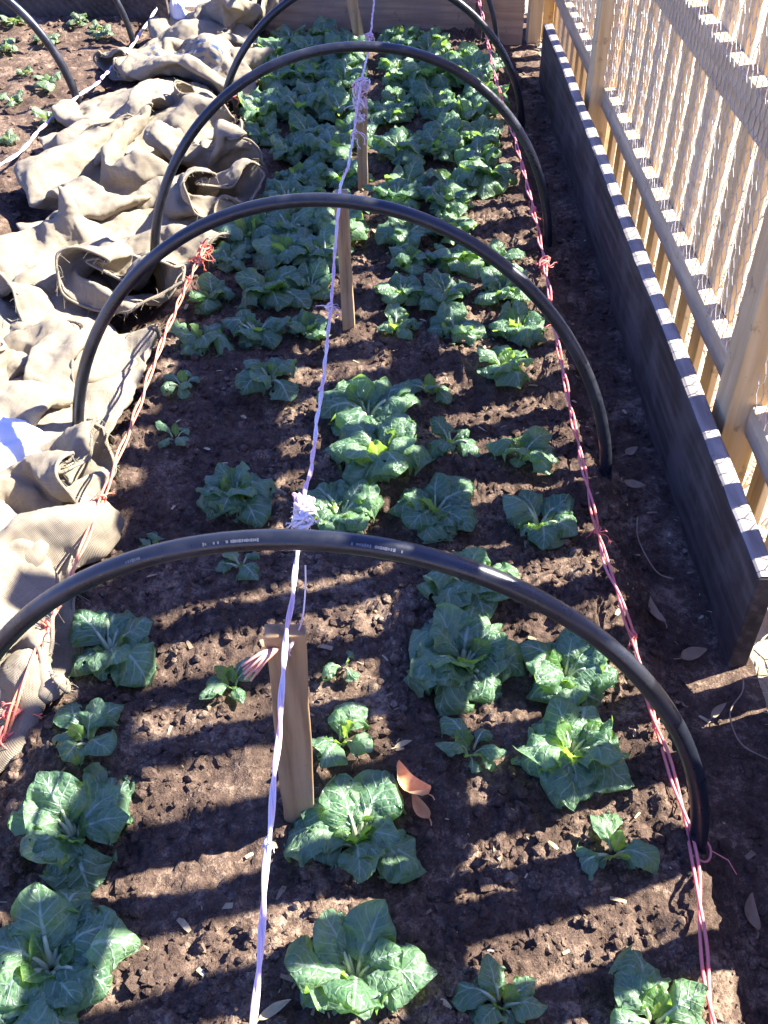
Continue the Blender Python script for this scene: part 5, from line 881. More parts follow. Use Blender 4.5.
   [14,11,14,15,17,15,13,14,16,26,27,24,12,8,10,11,10,11,11,9,13,23,29,29,12,7,13,18,16,12,12,11,12,17,22,22,8,9,12,12,13,11,11,11,12,15,11,15,3,4,6,9,11,8,11,11,13,13,7,14,2,1,3,6,8,7,10,12,16,12,15,18,4,0,5,1,6,10,10,14,15,13,16,23,7,4,5,1,3,9,9,14,11,13,18,23,6,4,3,5,2,8,10,18,17,17,12,20,4,1,0,2,3,5,11,11,15,11,10,15,0,-1,4,4,5,6,6,9,9,10,9,12,0,-2,3,1,2,2,8,7,7,8,9,12,1,-1,1,2,6,6,11,9,10,12,10,14,0,3,7,3,7,7,11,8,8,15,14,16,2,9,11,3,7,7,9,12,8,16,18,14,7,12,13,4,4,7,11,11,10,13,12,8,19,25,26,27,23,22,17,24,31,35,24,31,34,32,25,21,24,25,31,29,19,30,34,30,23,21,22,27,27,24,14,23,26,22,20,20,22,25,21,18,12,18,20,17,16,15,19,23,26,23,12,19,14,12,16,17,23,24,27,29,15,15,16,10,16,22,26,24,26,25,18,15,17,12,13,20,26,28,22,23,17,16,16,16,11,17,20,24,20,20,13,19,15,16,13,15,16,17,16,15,11,19,16,15,16,18,15,14,16,14,9,17,19,16,18,18,17,16,20,17,8,15,23,24,17,17,18,19,24,23,10,20,26,25,20,21,
19,21,23,22,11,17,25,26,22,17,14,15,16,17,]],
  [[-45,-41,-33,-24,-14,-7,1,1,8,20,32,43,-46,-40,-30,-21,-13,-7,-2,5,11,21,33,46,-51,-42,-32,-21,-14,-9,-3,5,12,24,37,49,-56,-45,-34,-24,-15,-8,-3,5,15,28,41,52,-58,-48,-36,-25,-16,-8,1,9,18,30,42,53,-58,-49,-37,-24,-15,-7,2,11,22,33,42,52,-54,-48,-35,-24,-14,-6,2,13,22,30,41,52,-48,-46,-35,-22,-13,-6,1,12,21,29,41,56,-48,-45,-34,-22,-13,-6,1,9,18,30,43,58,-49,-47,-35,-24,-13,-6,-1,6,17,30,44,56,-48,-47,-37,-25,-17,-9,-2,6,17,30,44,53,-45,-44,-33,-24,-15,-9,-2,7,17,31,44,50,-40,-41,-31,-20,-12,-6,0,9,20,32,45,53,-37,-37,-28,-20,-13,-4,3,12,20,32,45,53,-37,-33,-26,-19,-12,-3,4,13,24,36,49,49,-36,-28,-24,-17,-13,-4,5,16,27,39,49,45,-43,-33,-27,-17,-10,-2,5,12,22,33,-45,-33,-24,-17,-8,-2,6,15,25,35,-48,-36,-24,-15,-7,1,8,16,29,41,-48,-37,-24,-14,-4,4,11,21,32,44,-46,-34,-22,-11,-4,6,15,25,37,45,-43,-32,-19,-10,-3,5,15,26,34,45,-41,-30,-19,-8,-3,5,13,21,32,45,-39,-30,-19,-7,-2,4,12,20,33,
46,-40,-30,-19,-9,1,7,8,19,32,44,-39,-31,-20,-11,-2,3,8,19,31,44,-36,-27,-16,-7,-2,4,12,21,32,44,-30,-19,-8,-2,4,7,13,23,35,45,-27,-17,-7,2,9,11,18,24,34,45,-29,-19,-9,2,10,14,17,26,34,41,-28,-21,-11,1,11,19,17,26,30,39,],
   [-66,-63,-63,-60,-58,-62,-61,-70,-78,-80,-79,-86,-63,-58,-56,-54,-52,-55,-57,-62,-69,-72,-74,-79,-54,-48,-46,-44,-43,-49,-53,-55,-61,-63,-66,-68,-44,-40,-36,-34,-35,-40,-44,-48,-51,-54,-57,-57,-31,-28,-25,-24,-27,-31,-35,-37,-38,-41,-44,-45,-18,-17,-16,-16,-20,-23,-26,-26,-27,-28,-30,-33,-6,-6,-8,-10,-15,-16,-17,-19,-17,-18,-18,-21,3,4,1,-6,-9,-9,-10,-9,-7,-7,-9,-10,13,15,11,5,0,-1,-1,1,4,3,1,0,24,25,22,18,14,11,11,12,14,13,11,10,35,35,33,31,28,25,23,23,24,24,21,19,44,46,43,43,40,38,35,35,35,34,31,27,54,58,55,53,49,46,43,43,44,43,40,36,64,67,63,59,53,51,50,51,51,52,51,47,72,74,70,64,60,56,56,59,59,61,63,58,82,80,75,72,65,64,66,66,70,74,73,69,-58,-56,-54,-55,-59,-63,-66,-70,-74,-75,-52,-49,-47,-47,-51,-55,-59,-60,-63,-65,-42,-39,-37,-38,-43,-46,-49,-53,-56,-58,-30,-28,-26,-29,-34,-37,-39,-42,-44,-46,-19,-20,-20,-22,-25,-29,-30,-32,-32,-32,-9,-12,-15,-18,-18,-19,-22,-22,-22,-20,1,-3,
-10,-12,-13,-10,-13,-11,-9,-10,12,7,0,-4,-6,-7,-4,-1,-1,0,23,19,13,8,5,4,5,7,9,9,32,28,25,22,18,14,15,16,18,18,43,39,36,34,29,25,25,23,26,27,53,51,47,43,37,31,31,30,32,36,63,58,55,50,45,39,34,39,41,45,70,64,58,57,53,49,44,49,54,58,78,69,65,63,61,58,56,58,68,72,],
   [11,6,9,14,19,17,14,11,10,10,11,5,3,4,3,10,15,16,10,9,13,8,9,9,1,2,3,6,12,9,13,12,8,9,7,7,1,1,0,7,7,12,8,6,5,3,3,5,4,-1,0,4,9,9,9,9,7,3,0,4,8,2,4,4,9,9,9,11,12,7,2,5,12,1,2,8,9,9,10,9,8,6,1,9,11,-1,5,5,10,12,13,11,10,7,6,13,10,2,4,8,14,17,19,14,12,10,9,14,10,0,3,9,13,17,19,15,12,11,10,14,11,0,5,8,12,16,16,16,13,9,9,14,14,2,3,10,10,15,17,16,14,9,7,15,16,6,8,9,10,13,14,18,16,12,5,17,19,10,7,9,14,14,13,14,11,9,7,21,21,12,10,7,11,12,11,16,15,13,12,25,18,12,10,7,13,15,10,8,10,13,21,28,10,12,21,24,27,25,22,19,15,16,9,9,16,22,24,21,19,16,16,13,7,7,13,19,19,17,16,10,9,10,8,9,13,17,15,16,13,16,11,11,12,12,16,16,18,18,21,20,16,11,15,12,16,18,17,19,17,18,14,10,11,14,20,19,20,19,19,17,14,15,8,16,22,23,26,25,23,22,21,21,7,13,20,26,27,26,20,22,22,18,9,16,19,27,27,23,20,20,23,21,12,17,21,24,22,21,21,18,20,23,18,18,20,22,21,26,21,18,14,22,23,25,23,19,22,29,28,21,17,16,21,20,19,21,25,29,23,27,22,17,
16,16,20,20,21,25,19,20,23,20,]],
  [[49,45,44,47,48,50,48,39,30,28,29,27,45,40,40,38,39,37,33,26,20,20,18,19,39,33,31,29,27,25,20,15,9,7,8,13,32,27,21,19,15,14,11,8,5,2,4,10,26,20,15,11,7,11,7,4,4,-3,-2,9,20,15,8,4,5,6,0,-4,-2,-5,-1,11,17,10,3,4,1,0,-6,-10,-6,2,3,13,14,5,4,2,-3,-7,-15,-16,-10,-1,8,16,11,-1,-2,-6,-12,-17,-24,-23,-16,-6,5,14,4,-5,-10,-13,-20,-29,-34,-31,-24,-13,-1,10,-5,-12,-18,-23,-29,-38,-41,-33,-26,-18,-6,5,-14,-21,-23,-29,-37,-44,-45,-37,-30,-22,-10,0,-21,-27,-32,-37,-40,-41,-41,-43,-34,-24,-11,-5,-23,-34,-40,-42,-48,-49,-49,-47,-34,-22,-17,-15,-27,-37,-43,-49,-55,-52,-50,-48,-41,-33,-28,-27,-30,-40,-49,-54,-52,-54,-55,-57,-54,-48,-42,-39,49,48,50,49,48,48,43,35,30,25,42,45,44,45,48,44,37,30,23,17,35,36,39,39,38,34,31,25,17,12,29,32,34,33,33,29,25,19,12,8,25,30,31,32,29,23,18,10,5,8,23,27,29,28,22,16,11,4,8,11,20,28,30,24,18,13,5,-1,5,15,15,23,26,19,15,7,1,-4,3,14,8,16,19,12,7,1,-6,-6,-1,10,0,7,9,3,
-2,-6,-8,-12,-6,4,-10,-5,-1,-6,-11,-15,-16,-15,-9,-1,-19,-15,-10,-16,-22,-22,-22,-16,-12,-4,-25,-22,-19,-25,-29,-27,-27,-21,-15,-14,-22,-29,-29,-33,-34,-35,-35,-28,-23,-26,-21,-30,-35,-36,-39,-41,-40,-38,-36,-37,],
   [-9,-1,5,17,26,36,44,47,50,59,70,80,-16,-6,3,14,23,34,42,48,50,60,68,74,-20,-8,1,9,16,25,33,39,49,57,59,64,-17,-9,-1,6,14,21,27,35,42,48,47,52,-13,-5,-2,4,13,17,23,30,34,39,40,41,-11,-11,-4,4,11,14,20,28,31,28,31,33,-18,-12,-5,4,11,14,21,26,24,20,21,24,-15,-15,-6,3,10,16,21,23,16,12,12,13,-22,-18,-9,0,8,14,20,19,12,6,4,4,-29,-20,-13,-6,2,11,18,14,8,2,-2,-4,-37,-27,-21,-14,-6,5,11,9,4,-2,-1,-6,-43,-36,-30,-24,-16,-6,1,2,3,0,-4,-10,-46,-43,-38,-32,-24,-13,-3,3,1,-1,-2,-11,-54,-48,-43,-35,-26,-18,-7,4,7,8,-3,-15,-59,-53,-45,-35,-29,-19,-7,6,13,7,-5,-20,-64,-53,-45,-37,-29,-18,-6,7,10,10,-2,-19,-8,0,11,21,30,37,42,47,54,65,-13,-6,4,13,21,29,35,43,47,56,-17,-9,-3,6,14,22,31,39,45,50,-19,-14,-7,3,10,17,24,30,36,40,-15,-15,-7,1,10,13,16,21,26,29,-18,-13,-6,1,6,9,10,15,16,19,-17,-15,-7,0,3,3,4,7,8,9,-16,-13,-11,-4,-5,-4,-3,-3,-3,-2,-21,-21,-18,-14,-14,-11,-9,-12,-12,-11,-30,-30,-29,-25,-23,
-19,-16,-12,-15,-15,-39,-39,-40,-34,-29,-21,-14,-18,-17,-15,-44,-44,-46,-39,-33,-22,-13,-10,-19,-22,-51,-51,-50,-40,-32,-24,-15,-7,-13,-25,-56,-53,-51,-39,-31,-26,-15,-6,-13,-23,-62,-60,-52,-44,-38,-30,-15,-3,-11,-15,],
   [-57,-46,-37,-30,-21,-16,-9,1,11,17,19,24,-49,-45,-36,-28,-19,-14,-10,-3,5,11,18,29,-40,-42,-35,-26,-15,-9,-8,-1,2,7,17,31,-31,-31,-31,-21,-16,-9,-7,-6,1,9,17,30,-20,-21,-20,-18,-13,-6,-3,-2,7,13,23,31,-13,-18,-16,-17,-10,-2,-2,0,8,19,29,34,-12,-21,-16,-11,-3,4,3,6,16,24,34,35,-9,-17,-10,-3,1,8,8,16,22,29,34,36,-3,-8,-3,2,2,10,17,25,31,36,38,33,3,0,2,7,10,16,23,30,35,35,34,36,8,8,8,12,19,21,24,26,30,35,39,41,15,15,19,22,23,26,29,27,32,39,42,42,20,20,22,22,28,33,36,35,37,43,47,48,22,19,21,28,31,37,41,44,43,44,49,50,30,25,23,24,30,31,32,32,39,49,52,52,36,31,29,24,21,21,23,31,43,55,58,51,-40,-33,-24,-16,-8,0,9,17,24,27,-35,-26,-17,-8,1,3,6,11,18,23,-26,-19,-8,1,7,3,2,1,7,16,-14,-8,-1,4,9,9,3,1,9,18,-6,0,5,9,14,10,5,3,13,23,-2,7,10,14,16,12,4,10,18,26,2,12,17,19,17,10,8,15,24,28,9,20,25,24,15,6,11,19,26,30,15,24,31,24,12,6,11,20,28,34,18,26,34,26,14,7,15,21,29,37,22,28,37,31,21,14,15,22,
30,39,25,33,41,38,30,26,23,25,31,39,27,36,48,46,40,33,26,31,38,40,34,42,54,53,47,36,32,38,45,43,42,46,52,49,44,38,42,46,48,46,]],
  [[12,0,-12,-18,-17,-25,-33,-41,-50,-56,-60,-61,16,5,-5,-12,-16,-23,-31,-39,-44,-49,-56,-66,19,9,0,-6,-13,-20,-28,-34,-39,-45,-53,-62,21,11,7,-1,-7,-16,-23,-29,-35,-42,-48,-59,21,18,12,6,-2,-10,-18,-25,-32,-35,-43,-55,21,22,14,7,1,-6,-14,-21,-28,-34,-45,-52,28,24,16,10,5,-2,-10,-17,-24,-34,-44,-52,34,30,22,13,7,1,-6,-13,-20,-30,-41,-50,42,34,27,19,11,3,-3,-9,-16,-25,-36,-44,49,42,33,24,13,7,0,-6,-12,-21,-31,-38,56,48,40,30,20,10,2,-3,-9,-15,-23,-31,61,53,45,36,25,15,8,2,-3,-9,-15,-22,63,56,48,39,27,21,15,7,3,-2,-6,-12,64,58,48,37,30,25,18,11,11,7,2,-3,60,56,48,39,32,32,25,20,20,14,9,5,56,55,48,40,42,37,31,25,22,20,14,9,6,-6,-15,-19,-24,-34,-41,-47,-50,-61,11,1,-9,-19,-26,-32,-38,-42,-46,-55,16,6,-4,-13,-22,-28,-33,-35,-42,-49,17,7,2,-7,-15,-23,-28,-31,-36,-43,18,9,3,-1,-9,-16,-21,-27,-34,-41,20,11,6,3,-3,-11,-17,-23,-32,-41,24,17,11,6,-1,-8,-14,-20,-28,-39,32,24,17,8,1,-6,-10,-15,-23,
-34,40,33,24,14,4,-3,-9,-11,-20,-30,48,41,31,20,10,2,-7,-10,-13,-23,51,46,37,26,15,6,0,-8,-11,-14,54,46,38,29,19,11,3,-3,-5,-6,54,48,41,31,22,15,10,3,-1,1,55,47,42,33,29,23,16,6,0,5,53,43,35,34,37,31,18,9,6,1,],
   [78,73,69,62,56,56,52,55,52,44,37,30,68,66,64,57,52,48,47,44,39,31,28,26,57,56,56,53,47,42,37,32,29,25,22,23,46,45,48,48,43,36,30,23,20,19,17,15,36,41,41,40,37,31,24,15,11,11,7,4,30,35,33,31,27,21,14,7,2,1,-2,-6,26,31,27,22,16,10,5,0,-3,-7,-11,-16,26,26,21,14,6,0,-2,-6,-9,-14,-19,-26,24,20,15,6,-2,-6,-8,-11,-14,-21,-26,-32,19,14,7,-2,-9,-11,-12,-14,-19,-26,-32,-38,11,6,-1,-10,-17,-19,-19,-20,-24,-31,-39,-46,4,-3,-11,-21,-26,-29,-24,-27,-31,-37,-46,-54,-5,-12,-19,-28,-35,-32,-30,-32,-36,-42,-52,-61,-16,-20,-26,-33,-37,-36,-36,-39,-39,-48,-58,-68,-26,-30,-35,-40,-43,-42,-44,-46,-47,-56,-64,-73,-36,-40,-45,-50,-50,-54,-56,-57,-59,-63,-67,-73,65,62,61,56,49,48,45,41,35,31,55,53,54,54,48,41,36,34,28,24,45,44,45,47,41,33,28,25,21,17,38,37,42,41,33,26,21,15,12,8,30,32,31,31,24,19,13,7,3,-3,24,24,21,20,15,12,6,1,-3,-11,18,17,17,10,7,4,1,-5,-10,-17,15,12,9,3,-1,-2,-5,-11,-17,-24,11,7,0,-5,-8,
-10,-10,-16,-23,-30,5,-2,-10,-15,-16,-17,-18,-22,-30,-38,-4,-12,-19,-24,-24,-27,-25,-28,-36,-46,-11,-18,-28,-31,-30,-34,-33,-36,-42,-52,-17,-25,-33,-34,-39,-41,-38,-42,-50,-58,-22,-26,-35,-40,-44,-48,-48,-51,-59,-65,-26,-26,-32,-42,-49,-55,-56,-60,-66,-72,],
   [5,7,7,5,6,8,8,8,11,13,6,0,5,1,2,0,1,1,3,3,6,8,4,5,7,5,1,3,4,4,4,3,4,2,5,9,10,8,0,3,4,4,7,5,4,6,9,14,12,6,3,1,2,3,5,5,4,9,14,18,10,3,6,5,2,3,3,1,4,7,8,15,5,1,3,6,5,2,3,2,7,8,6,10,8,-1,3,2,2,4,1,2,7,4,3,6,11,5,2,1,2,0,1,2,4,4,3,7,12,7,5,5,3,3,5,6,6,6,6,11,15,8,4,0,2,4,5,11,8,5,7,15,15,8,6,1,4,3,8,8,10,7,8,16,17,10,5,4,4,9,12,8,6,4,9,14,18,9,9,8,8,13,16,14,7,5,6,12,21,12,5,4,6,14,18,14,6,2,6,13,28,17,8,1,9,12,16,17,6,5,11,20,10,9,12,13,10,10,11,11,17,13,11,12,14,17,18,15,14,17,13,14,14,15,16,21,20,17,12,17,18,18,17,19,23,22,20,18,14,15,19,22,16,20,23,17,16,14,13,15,14,19,12,19,18,12,10,10,11,17,16,16,12,18,10,13,13,11,14,14,12,10,15,15,8,9,13,15,12,15,13,10,18,12,10,15,14,15,16,12,12,15,15,13,15,17,14,17,20,19,14,15,17,13,20,20,20,19,25,28,22,14,20,19,17,24,27,27,31,32,28,18,21,16,21,24,25,30,37,40,32,22,24,23,24,22,27,30,36,38,35,26,33,32,29,30,29,28,27,33,34,26,]],
  [[49,46,54,61,64,64,62,55,54,61,69,72,42,45,47,50,52,54,54,53,58,62,64,63,37,36,39,40,41,43,44,46,50,55,57,58,27,26,27,29,31,35,38,41,44,46,45,52,17,17,14,18,21,26,30,34,35,40,44,49,7,10,8,9,13,18,22,23,24,30,36,38,-2,0,0,3,8,9,14,14,16,19,25,27,-11,-10,-6,-2,0,2,7,8,8,11,16,19,-21,-18,-14,-9,-8,-8,-5,-1,1,6,8,13,-29,-24,-19,-17,-16,-17,-16,-12,-7,0,3,6,-33,-32,-27,-26,-26,-25,-25,-23,-17,-10,-4,3,-38,-36,-33,-32,-31,-31,-31,-32,-26,-21,-14,-6,-46,-42,-39,-39,-35,-34,-38,-38,-36,-30,-24,-17,-52,-46,-45,-45,-43,-42,-44,-45,-45,-40,-36,-31,-54,-54,-57,-58,-55,-52,-51,-52,-51,-49,-48,-44,-57,-64,-67,-65,-66,-63,-62,-63,-60,-54,-54,-54,41,46,52,55,56,54,53,53,54,60,36,39,41,45,46,46,45,47,51,56,28,28,31,35,38,39,39,41,44,51,21,23,22,25,28,31,32,33,37,45,12,13,14,16,19,21,21,22,26,35,2,5,7,8,12,10,10,12,16,23,-7,-1,1,3,4,2,2,3,8,14,-14,-8,-5,-5,-4,-5,-3,0,2,7,-20,-16,-10,-13,-13,-13,-12,-7,
-1,5,-25,-21,-19,-17,-21,-21,-22,-17,-9,-2,-33,-31,-27,-24,-23,-26,-32,-25,-17,-11,-41,-37,-30,-29,-29,-29,-37,-35,-29,-23,-48,-44,-39,-36,-35,-38,-39,-44,-42,-36,-52,-54,-51,-45,-45,-45,-45,-46,-42,-44,-59,-56,-58,-57,-56,-54,-52,-49,-50,-50,],
   [-60,-56,-49,-39,-29,-19,-9,-7,2,11,21,33,-59,-56,-46,-37,-28,-19,-11,-6,1,11,22,30,-59,-55,-44,-37,-29,-22,-12,-4,4,12,22,24,-60,-54,-44,-34,-26,-20,-11,-3,5,13,19,20,-53,-46,-41,-30,-23,-14,-7,-1,8,18,24,28,-44,-37,-35,-28,-20,-13,-6,4,13,24,27,31,-37,-35,-35,-26,-20,-12,-3,8,18,27,32,35,-40,-36,-34,-27,-20,-11,-1,10,19,26,32,36,-41,-37,-30,-24,-17,-9,2,13,21,26,31,40,-35,-30,-23,-18,-11,-4,5,15,23,28,33,39,-26,-27,-20,-14,-6,0,8,18,26,32,37,44,-25,-23,-17,-11,-3,5,13,20,29,36,42,50,-23,-20,-20,-12,-2,6,12,21,32,38,46,56,-21,-27,-23,-13,-4,5,13,24,34,40,47,61,-22,-29,-24,-15,-5,5,16,28,37,42,51,64,-25,-28,-19,-14,-5,7,19,32,41,45,50,62,-51,-44,-39,-29,-21,-14,-9,0,12,22,-51,-42,-37,-28,-20,-13,-7,2,9,17,-49,-40,-32,-23,-19,-12,-4,4,12,18,-43,-34,-26,-20,-13,-7,0,10,18,24,-35,-32,-25,-17,-12,-5,5,15,24,30,-31,-27,-24,-16,-9,-4,8,19,27,32,-32,-27,-21,-15,-7,0,10,21,29,33,-34,-28,-21,
-13,-5,4,13,22,29,34,-29,-21,-14,-9,-1,7,17,26,34,40,-23,-15,-8,-1,5,11,20,31,40,47,-17,-13,-5,4,12,18,23,35,42,49,-14,-12,-3,8,16,23,28,36,44,52,-14,-12,-3,8,17,25,34,40,47,53,-19,-11,-4,4,17,27,37,47,53,59,-18,-16,-8,4,17,27,38,46,54,58,],
   [24,14,12,12,14,17,21,22,21,23,25,27,16,8,4,7,7,9,12,13,11,12,16,25,13,5,7,9,10,7,8,10,6,9,7,16,16,8,6,9,7,9,7,8,11,13,6,13,22,14,6,5,9,8,10,14,9,11,13,14,26,19,9,6,8,11,18,17,10,13,9,15,27,19,10,7,6,11,14,17,13,13,8,16,26,16,6,2,5,4,3,7,11,11,9,15,25,12,5,6,6,2,0,1,8,8,9,11,26,17,11,5,7,4,2,2,3,5,6,7,29,17,14,9,7,9,6,0,-1,4,-1,5,34,25,17,12,13,14,10,0,1,2,0,3,39,27,17,12,11,9,7,2,2,-2,2,2,37,26,15,9,8,7,5,3,0,4,0,2,30,21,12,10,8,9,4,1,1,7,2,5,26,16,18,16,13,7,2,0,0,0,1,9,14,14,20,22,26,22,28,28,29,26,16,16,22,21,24,24,26,26,21,19,16,12,17,16,21,27,25,27,20,17,27,22,15,17,22,27,30,28,20,21,32,22,19,18,25,32,35,28,21,22,31,23,16,19,22,30,34,31,24,20,26,20,16,14,14,21,25,27,26,20,20,16,13,12,8,12,16,19,22,18,23,18,16,11,9,7,11,14,16,17,31,24,19,18,15,11,8,11,12,13,34,24,19,22,22,15,8,7,10,7,37,29,25,19,20,19,13,11,10,9,34,26,23,22,17,19,20,15,8,6,27,24,20,16,15,19,25,22,16,11,18,14,16,
17,18,23,18,13,12,16,]]
]
SNU, SNV = 12, 16
SACKS = [np.array(q, dtype=float).T / 200.0 for q in SACK_POINTS]
SF = []; SUV = {}
_idx = {}
_n = 0
for s_ in (0, 1):
    for j in range(SNV):
        for i in range(SNU):
            if s_ == 1 and (i == 0 or i == SNU - 1 or j == 0): _idx[(1, i, j)] = _idx[(0, i, j)]; continue
            _idx[(s_, i, j)] = _n; SUV[_n] = (i / (SNU - 1) * .7, j / (SNV - 1) * .95); _n += 1
    for j in range(SNV - 1):
        for i in range(SNU - 1):
            q = (_idx[(s_, i, j)], _idx[(s_, i + 1, j)], _idx[(s_, i + 1, j + 1)], _idx[(s_, i, j + 1)])
            SF.append(q if s_ else q[::-1])
MOUTH = [_idx[(0, i, SNV - 1)] for i in range(SNU)] + [_idx[(1, i, SNV - 1)] for i in range(SNU - 2, 0, -1)]

CREASE = bpy.data.textures.new('creases', 'CLOUDS'); CREASE.noise_scale = .17; CREASE.noise_depth = 3; CREASE.noise_type = 'HARD_NOISE'
CREASE_FINE = bpy.data.textures.new('fine creases', 'CLOUDS'); CREASE_FINE.noise_scale = .05; CREASE_FINE.noise_depth = 2; CREASE_FINE.noise_type = 'HARD_NOISE'
def sack(k, x, y, z, rz, sc, label, mat=None, fray=True, sz=1.0):
    co = SACKS[k]; rn = random.Random(900 + k + int(y * 100))
    t = thing('burlap_sack', (x, y, z), label, 'sack', 'burlap sacks heaped along the left of the bed', R(rz))
    m = MB(); ca, sa = math.cos(R(rz)), math.sin(R(rz))
    P = []
    for i, c in enumerate(co):
        p = Vector((c[0] * sc, c[1] * sc, c[2] * sc * sz))
        wx = x + p.x * ca - p.y * sa; wy = y + p.x * sa + p.y * ca
        low = terrain(wx, wy) + .004 - z
        if p.z < low: p.z = low + .15 * (p.z - low) * 0
        p += Vector((nz(i * .37, k, 1), nz(i * .37, k, 5), nz(i * .37, k, 9))) * .004
        P.append(p); m.vert(p, SUV[i])
    m.f = list(SF)
    o = m.build('sackcloth', mat or M_burlap, t)
    sub = o.modifiers.new('smooth', 'SUBSURF'); sub.levels = 3; sub.render_levels = 3
    cr = o.modifiers.new('creases', 'DISPLACE'); cr.texture = CREASE; cr.strength = -.030; cr.mid_level = .3; cr.texture_coords = 'LOCAL'
    c2 = o.modifiers.new('fine creases', 'DISPLACE'); c2.texture = CREASE_FINE; c2.strength = -.007; c2.mid_level = .3; c2.texture_coords = 'LOCAL'
    so_ = o.modifiers.new('thickness', 'SOLIDIFY'); so_.thickness = .003; so_.offset = 0
    if fray:
        f = MB(); n = len(MOUTH)
        ring = [P[i] for i in MOUTH] + [P[MOUTH[0]]]
        f.tube(smooth_path(ring, 6), .0042, 6, False)                 # rolled hem
        for q in range(90):
            a = rn.randrange(n); b = (a + 1) % n; c = P[MOUTH[a]].lerp(P[MOUTH[b]], rn.random())
            inward = (P[MOUTH[a]] - P[MOUTH[a] - SNU if a < SNU else MOUTH[a]])
            d = (inward.normalized() if inward.length > 1e-6 else Vector((0, 0, 1))) * .5 + Vector((rn.uniform(-1, 1), rn.uniform(-1, 1), rn.uniform(-.8, .5)))
            L = rn.uniform(.008, .03); d = d.normalized()
            f.tube([c, c + d * L * .5 + Vector((0, 0, .002)), c + d * L + Vector((rn.uniform(-.3, .3), rn.uniform(-.3, .3), -.35)) * L], .0007, 3, False)
        f.build('frayed_hem', M_burlap, t)
    return t
sack(0, -.95, 1.06, .02, 0, 1, 'crumpled burlap sack nearest the camera, under the left end of the nearest hoop')
sack(10, -1.02, 1.42, .03, 20, 1, 'flat burlap sack at the left photo edge behind the nearest hoop')
sack(1, -.90, 1.42, .05, 0, 1, 'burlap sack with a folded open mouth just below the white plastic')
sack(2, -.92, 1.92, .03, 0, 1, 'broad smooth burlap sack where the second hoop goes in')
sack(11, -1.05, 2.30, .04, 40, 1, 'sunlit burlap sack rolled up at the left photo edge')
sack(12, -.80, 2.60, .03, 75, .85, 'burlap sack with a gaping mouth behind the frayed orange knot')
sack(3, -.98, 2.55, .03, 60, .85, 'bunched burlap sack left of the gaping one')
sack(4, -.84, 2.88, .03, 0, 1, 'shaded burlap sack below the left foot of the third hoop')
sack(5, -1.00, 3.24, .03, 0, 1, 'greyish burlap sack lying along the bare soil of the left path')
sack(12, -.70, 3.10, .03, 120, .8, 'small burlap sack with a round opening touching the cabbages')
sack(6, -.66, 3.42, .03, 0, .9, 'small bunched burlap sack beside the red tied peg')
sack(13, -.95, 3.62, .06, 90, 1, 'pale burlap sack in the middle of the heap past the third hoop')
sack(7, -1.00, 3.95, .04, 0, 1, 'brightly sunlit burlap sack at the foot of the bright left hoop')
sack(8, -.84, 4.30, .05, 0, 1, 'burlap sack with faded blue printing lying across the heap', M_burlap_print)
sack(14, -.92, 4.66, .04, 60, 1, 'burlap sack behind the printed one, folded double')
sack(9, -.92, 4.95, .03, 0, 1, 'farthest burlap sack, against the end board')

sack(12, -.83, 1.64, .02, 160, .66, 'small burlap sack with a square folded mouth standing against the white plastic')
sack(6, -.70, 5.0, .03, 70, 1.2, 'pale burlap bunched behind the cabbages in the far left corner')

# white plastic sheeting showing between the sacks
def plastic(x, y, z, L, W, rz, seed, label, name='plastic_sheet', cat='plastic sheet', H=.10):
    m = MB(); n = 36; rows = []
    for j in range(n + 1):
        row = []
        for i in range(n + 1):
            u = i / n * 2 - 1; v = j / n * 2 - 1; r = min(1, math.hypot(u, v))
            h = H * (1 - r ** 2.2) + .035 * nz(u * 2.2 + seed, v * 2.2, 1) + .02 * abs(nz(u * 4 + seed, v * 4, 2)) + .008 * abs(nz(u * 9, v * 9 + seed, 3))
            k = 1 + .2 * nz(u * 2, v * 2, seed)
            row.append((Vector((u * L / 2 * k, v * W / 2 * k, max(-.02, h * (1 - r ** 6) - .02 * r ** 6))), (i / n, j / n)))
        rows.append(row)
    m.grid(rows); o = m.build(name, M_plastic); o.location = (x, y, z); o.rotation_euler = (0, 0, R(rz)); so_ = o.modifiers.new('thickness', 'SOLIDIFY'); so_.thickness = .002
    return tag(o, label, cat)
plastic(-.95, 1.74, .10, .40, .24, 10, 3, 'bluish white plastic sheet showing between two sacks at the left photo edge')
plastic(-1.02, 5.05, .03, .13, .13, 30, 11, 'crumpled white plastic bag by the grey stake at the far end of the heap', 'plastic_bag', 'plastic bag', .2)

sack(14, -.86, 1.24, .06, 200, .78, 'crumpled burlap sack lying on top of the nearest one, by the pink knots')
sack(5, -.96, 1.98, .07, 130, .80, 'rumpled burlap sack on top of the smooth one at the left photo edge')

# ------------------------------------------------------------------ fallen leaves, chips, scraps
def dead_leaf(loc, L, W, rz, tilt, mat, label, curl=.5, seed=0, cat='dead leaf', group=None, name='dead_leaf'):
    m = MB(); rn = random.Random(seed); rows = []
    for j in range(11):
        t = j / 10; w = W * max(.04, math.sin(math.pi * min(1, t ** .8)) ** .8); row = []
        for i in range(7):
            s = i / 3 - 1
            row.append((Vector(((t - .5) * L, s * w * .5 + .1 * L * math.sin(t * 2.4), curl * L * .25 * (2 * t - 1) ** 2 + .35 * W * s * s * curl + .12 * W * nz(t * 4 + seed, s * 2))), (i / 6, t)))
        rows.append(row)
    m.grid(rows); m.tube([(-.5 * L, 0, curl * L * .25), (-.62 * L, .01 * L, curl * L * .3), (-.72 * L, .05 * L, curl * L * .3)], .0012, 5)
    o = m.build(name, mat); o.location = loc; o.rotation_euler = (tilt, 0, rz)
    return tag(o, label, cat, group)
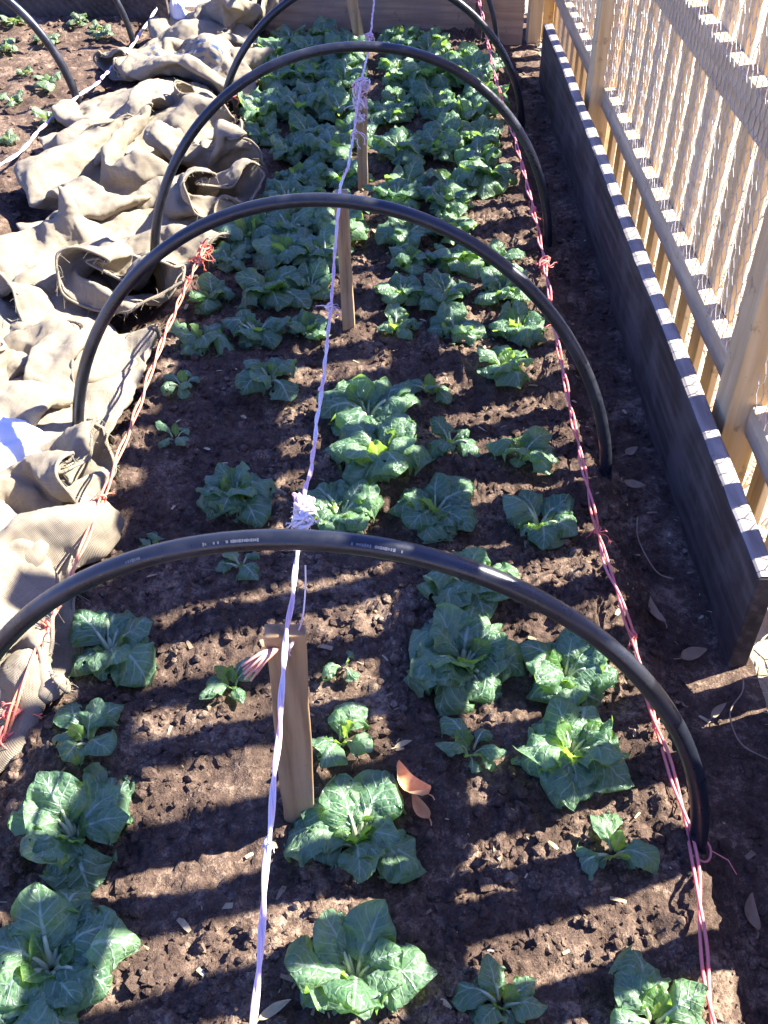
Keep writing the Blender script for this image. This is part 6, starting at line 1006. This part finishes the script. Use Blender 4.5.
dead_leaf((.030, .895, soil_at(.03, .895) + .012), .072, .040, 2.3, .35, M_orange, 'orange dead leaf curled beside the bright cabbage at the nearest stake', 1.0, 1)
dead_leaf((.052, .862, soil_at(.05, .86) + .008), .055, .022, 2.0, -.3, M_orange, 'rusty curled leaf scrap touching the orange dead leaf', .9, 2)
dead_leaf((.534, 1.343, .022), .07, .022, 1.75, .2, M_tan, 'pale narrow dead leaf lying on the dark path by the red knot', .5, 3)
dead_leaf((.585, 1.235, .018), .06, .028, .3, .1, M_chip, 'small brown chip of bark on the path near the end of the long plank', .2, 4, 'bark chip', name='bark_chip')
dead_leaf((.600, 1.10, .018), .05, .014, .7, .1, M_tan, 'curled straw coloured leaf on the path in front of the plank end', .4, 5)
dead_leaf((.560, 1.735, .022), .05, .025, -.4, .1, M_tan, 'crisp pale leaf on the path beside the second hoop', .5, 6)
dead_leaf((.576, 1.86, .022), .042, .022, .6, .1, M_tan, 'tiny pale leaf on the path behind the second hoop foot', .5, 7)
dead_leaf((.560, .72, .018), .06, .022, 1.4, .15, M_chip, 'long grey brown leaf on the path below the nearest hoop foot', .5, 8)
dead_leaf((-.062, 1.07, soil_at(-.062, 1.07) + .006), .03, .017, .1, .1, M_chip, 'square chip of wood on the soil right of the nearest stake', .1, 9, 'wood chip', name='wood_chip')
dead_leaf((.02, .985, soil_at(.02, .985) + .006), .035, .010, .4, .1, M_straw, 'pale splinter on sunlit soil near the nearest stake', .1, 10, 'wood chip', name='wood_chip')
dead_leaf((.17, .80, soil_at(.17, .8) + .006), .04, .014, 1.5, .2, M_tan, 'pale leaf scrap standing up in the soil in the lower middle', .4, 11)
dead_leaf((-.16, .545, soil_at(-.16, .545) + .006), .05, .014, .5, .1, M_straw, 'pale husk at the bottom edge left of the white string', .5, 12)

# a loose thread and a tangle of root on the path
m = MB(); m.tube(smooth_path([(.545, 1.62, .03), (.535, 1.55, .028), (.555, 1.46, .024), (.585, 1.43, .03)], 8), .0016, 5)
tag(m.build('root', M_tan), 'thin pale root curving across the dark path beside the red twine', 'root')
m = MB(); m.tube(smooth_path([(.66, 1.17, .03), (.645, 1.13, .04), (.615, 1.09, .03), (.62, 1.03, .024), (.66, 1.0, .02)], 8), .0014, 5); m.tube(smooth_path([(.66, 1.17, .03), (.69, 1.16, .04), (.70, 1.13, .03)], 8), .0012, 5)
tag(m.build('root', M_tan), 'long wiry root looping on the ground in front of the plank end', 'root')
m = MB(); m.tube(smooth_path([(-1.42, 3.33, .06), (-1.39, 3.22, .075), (-1.352, 3.10, .07)], 6), [.009] * 13, 7)
tag(m.build('stick', M_stake), 'pale stick on the dark soil at the left photo edge', 'stick')
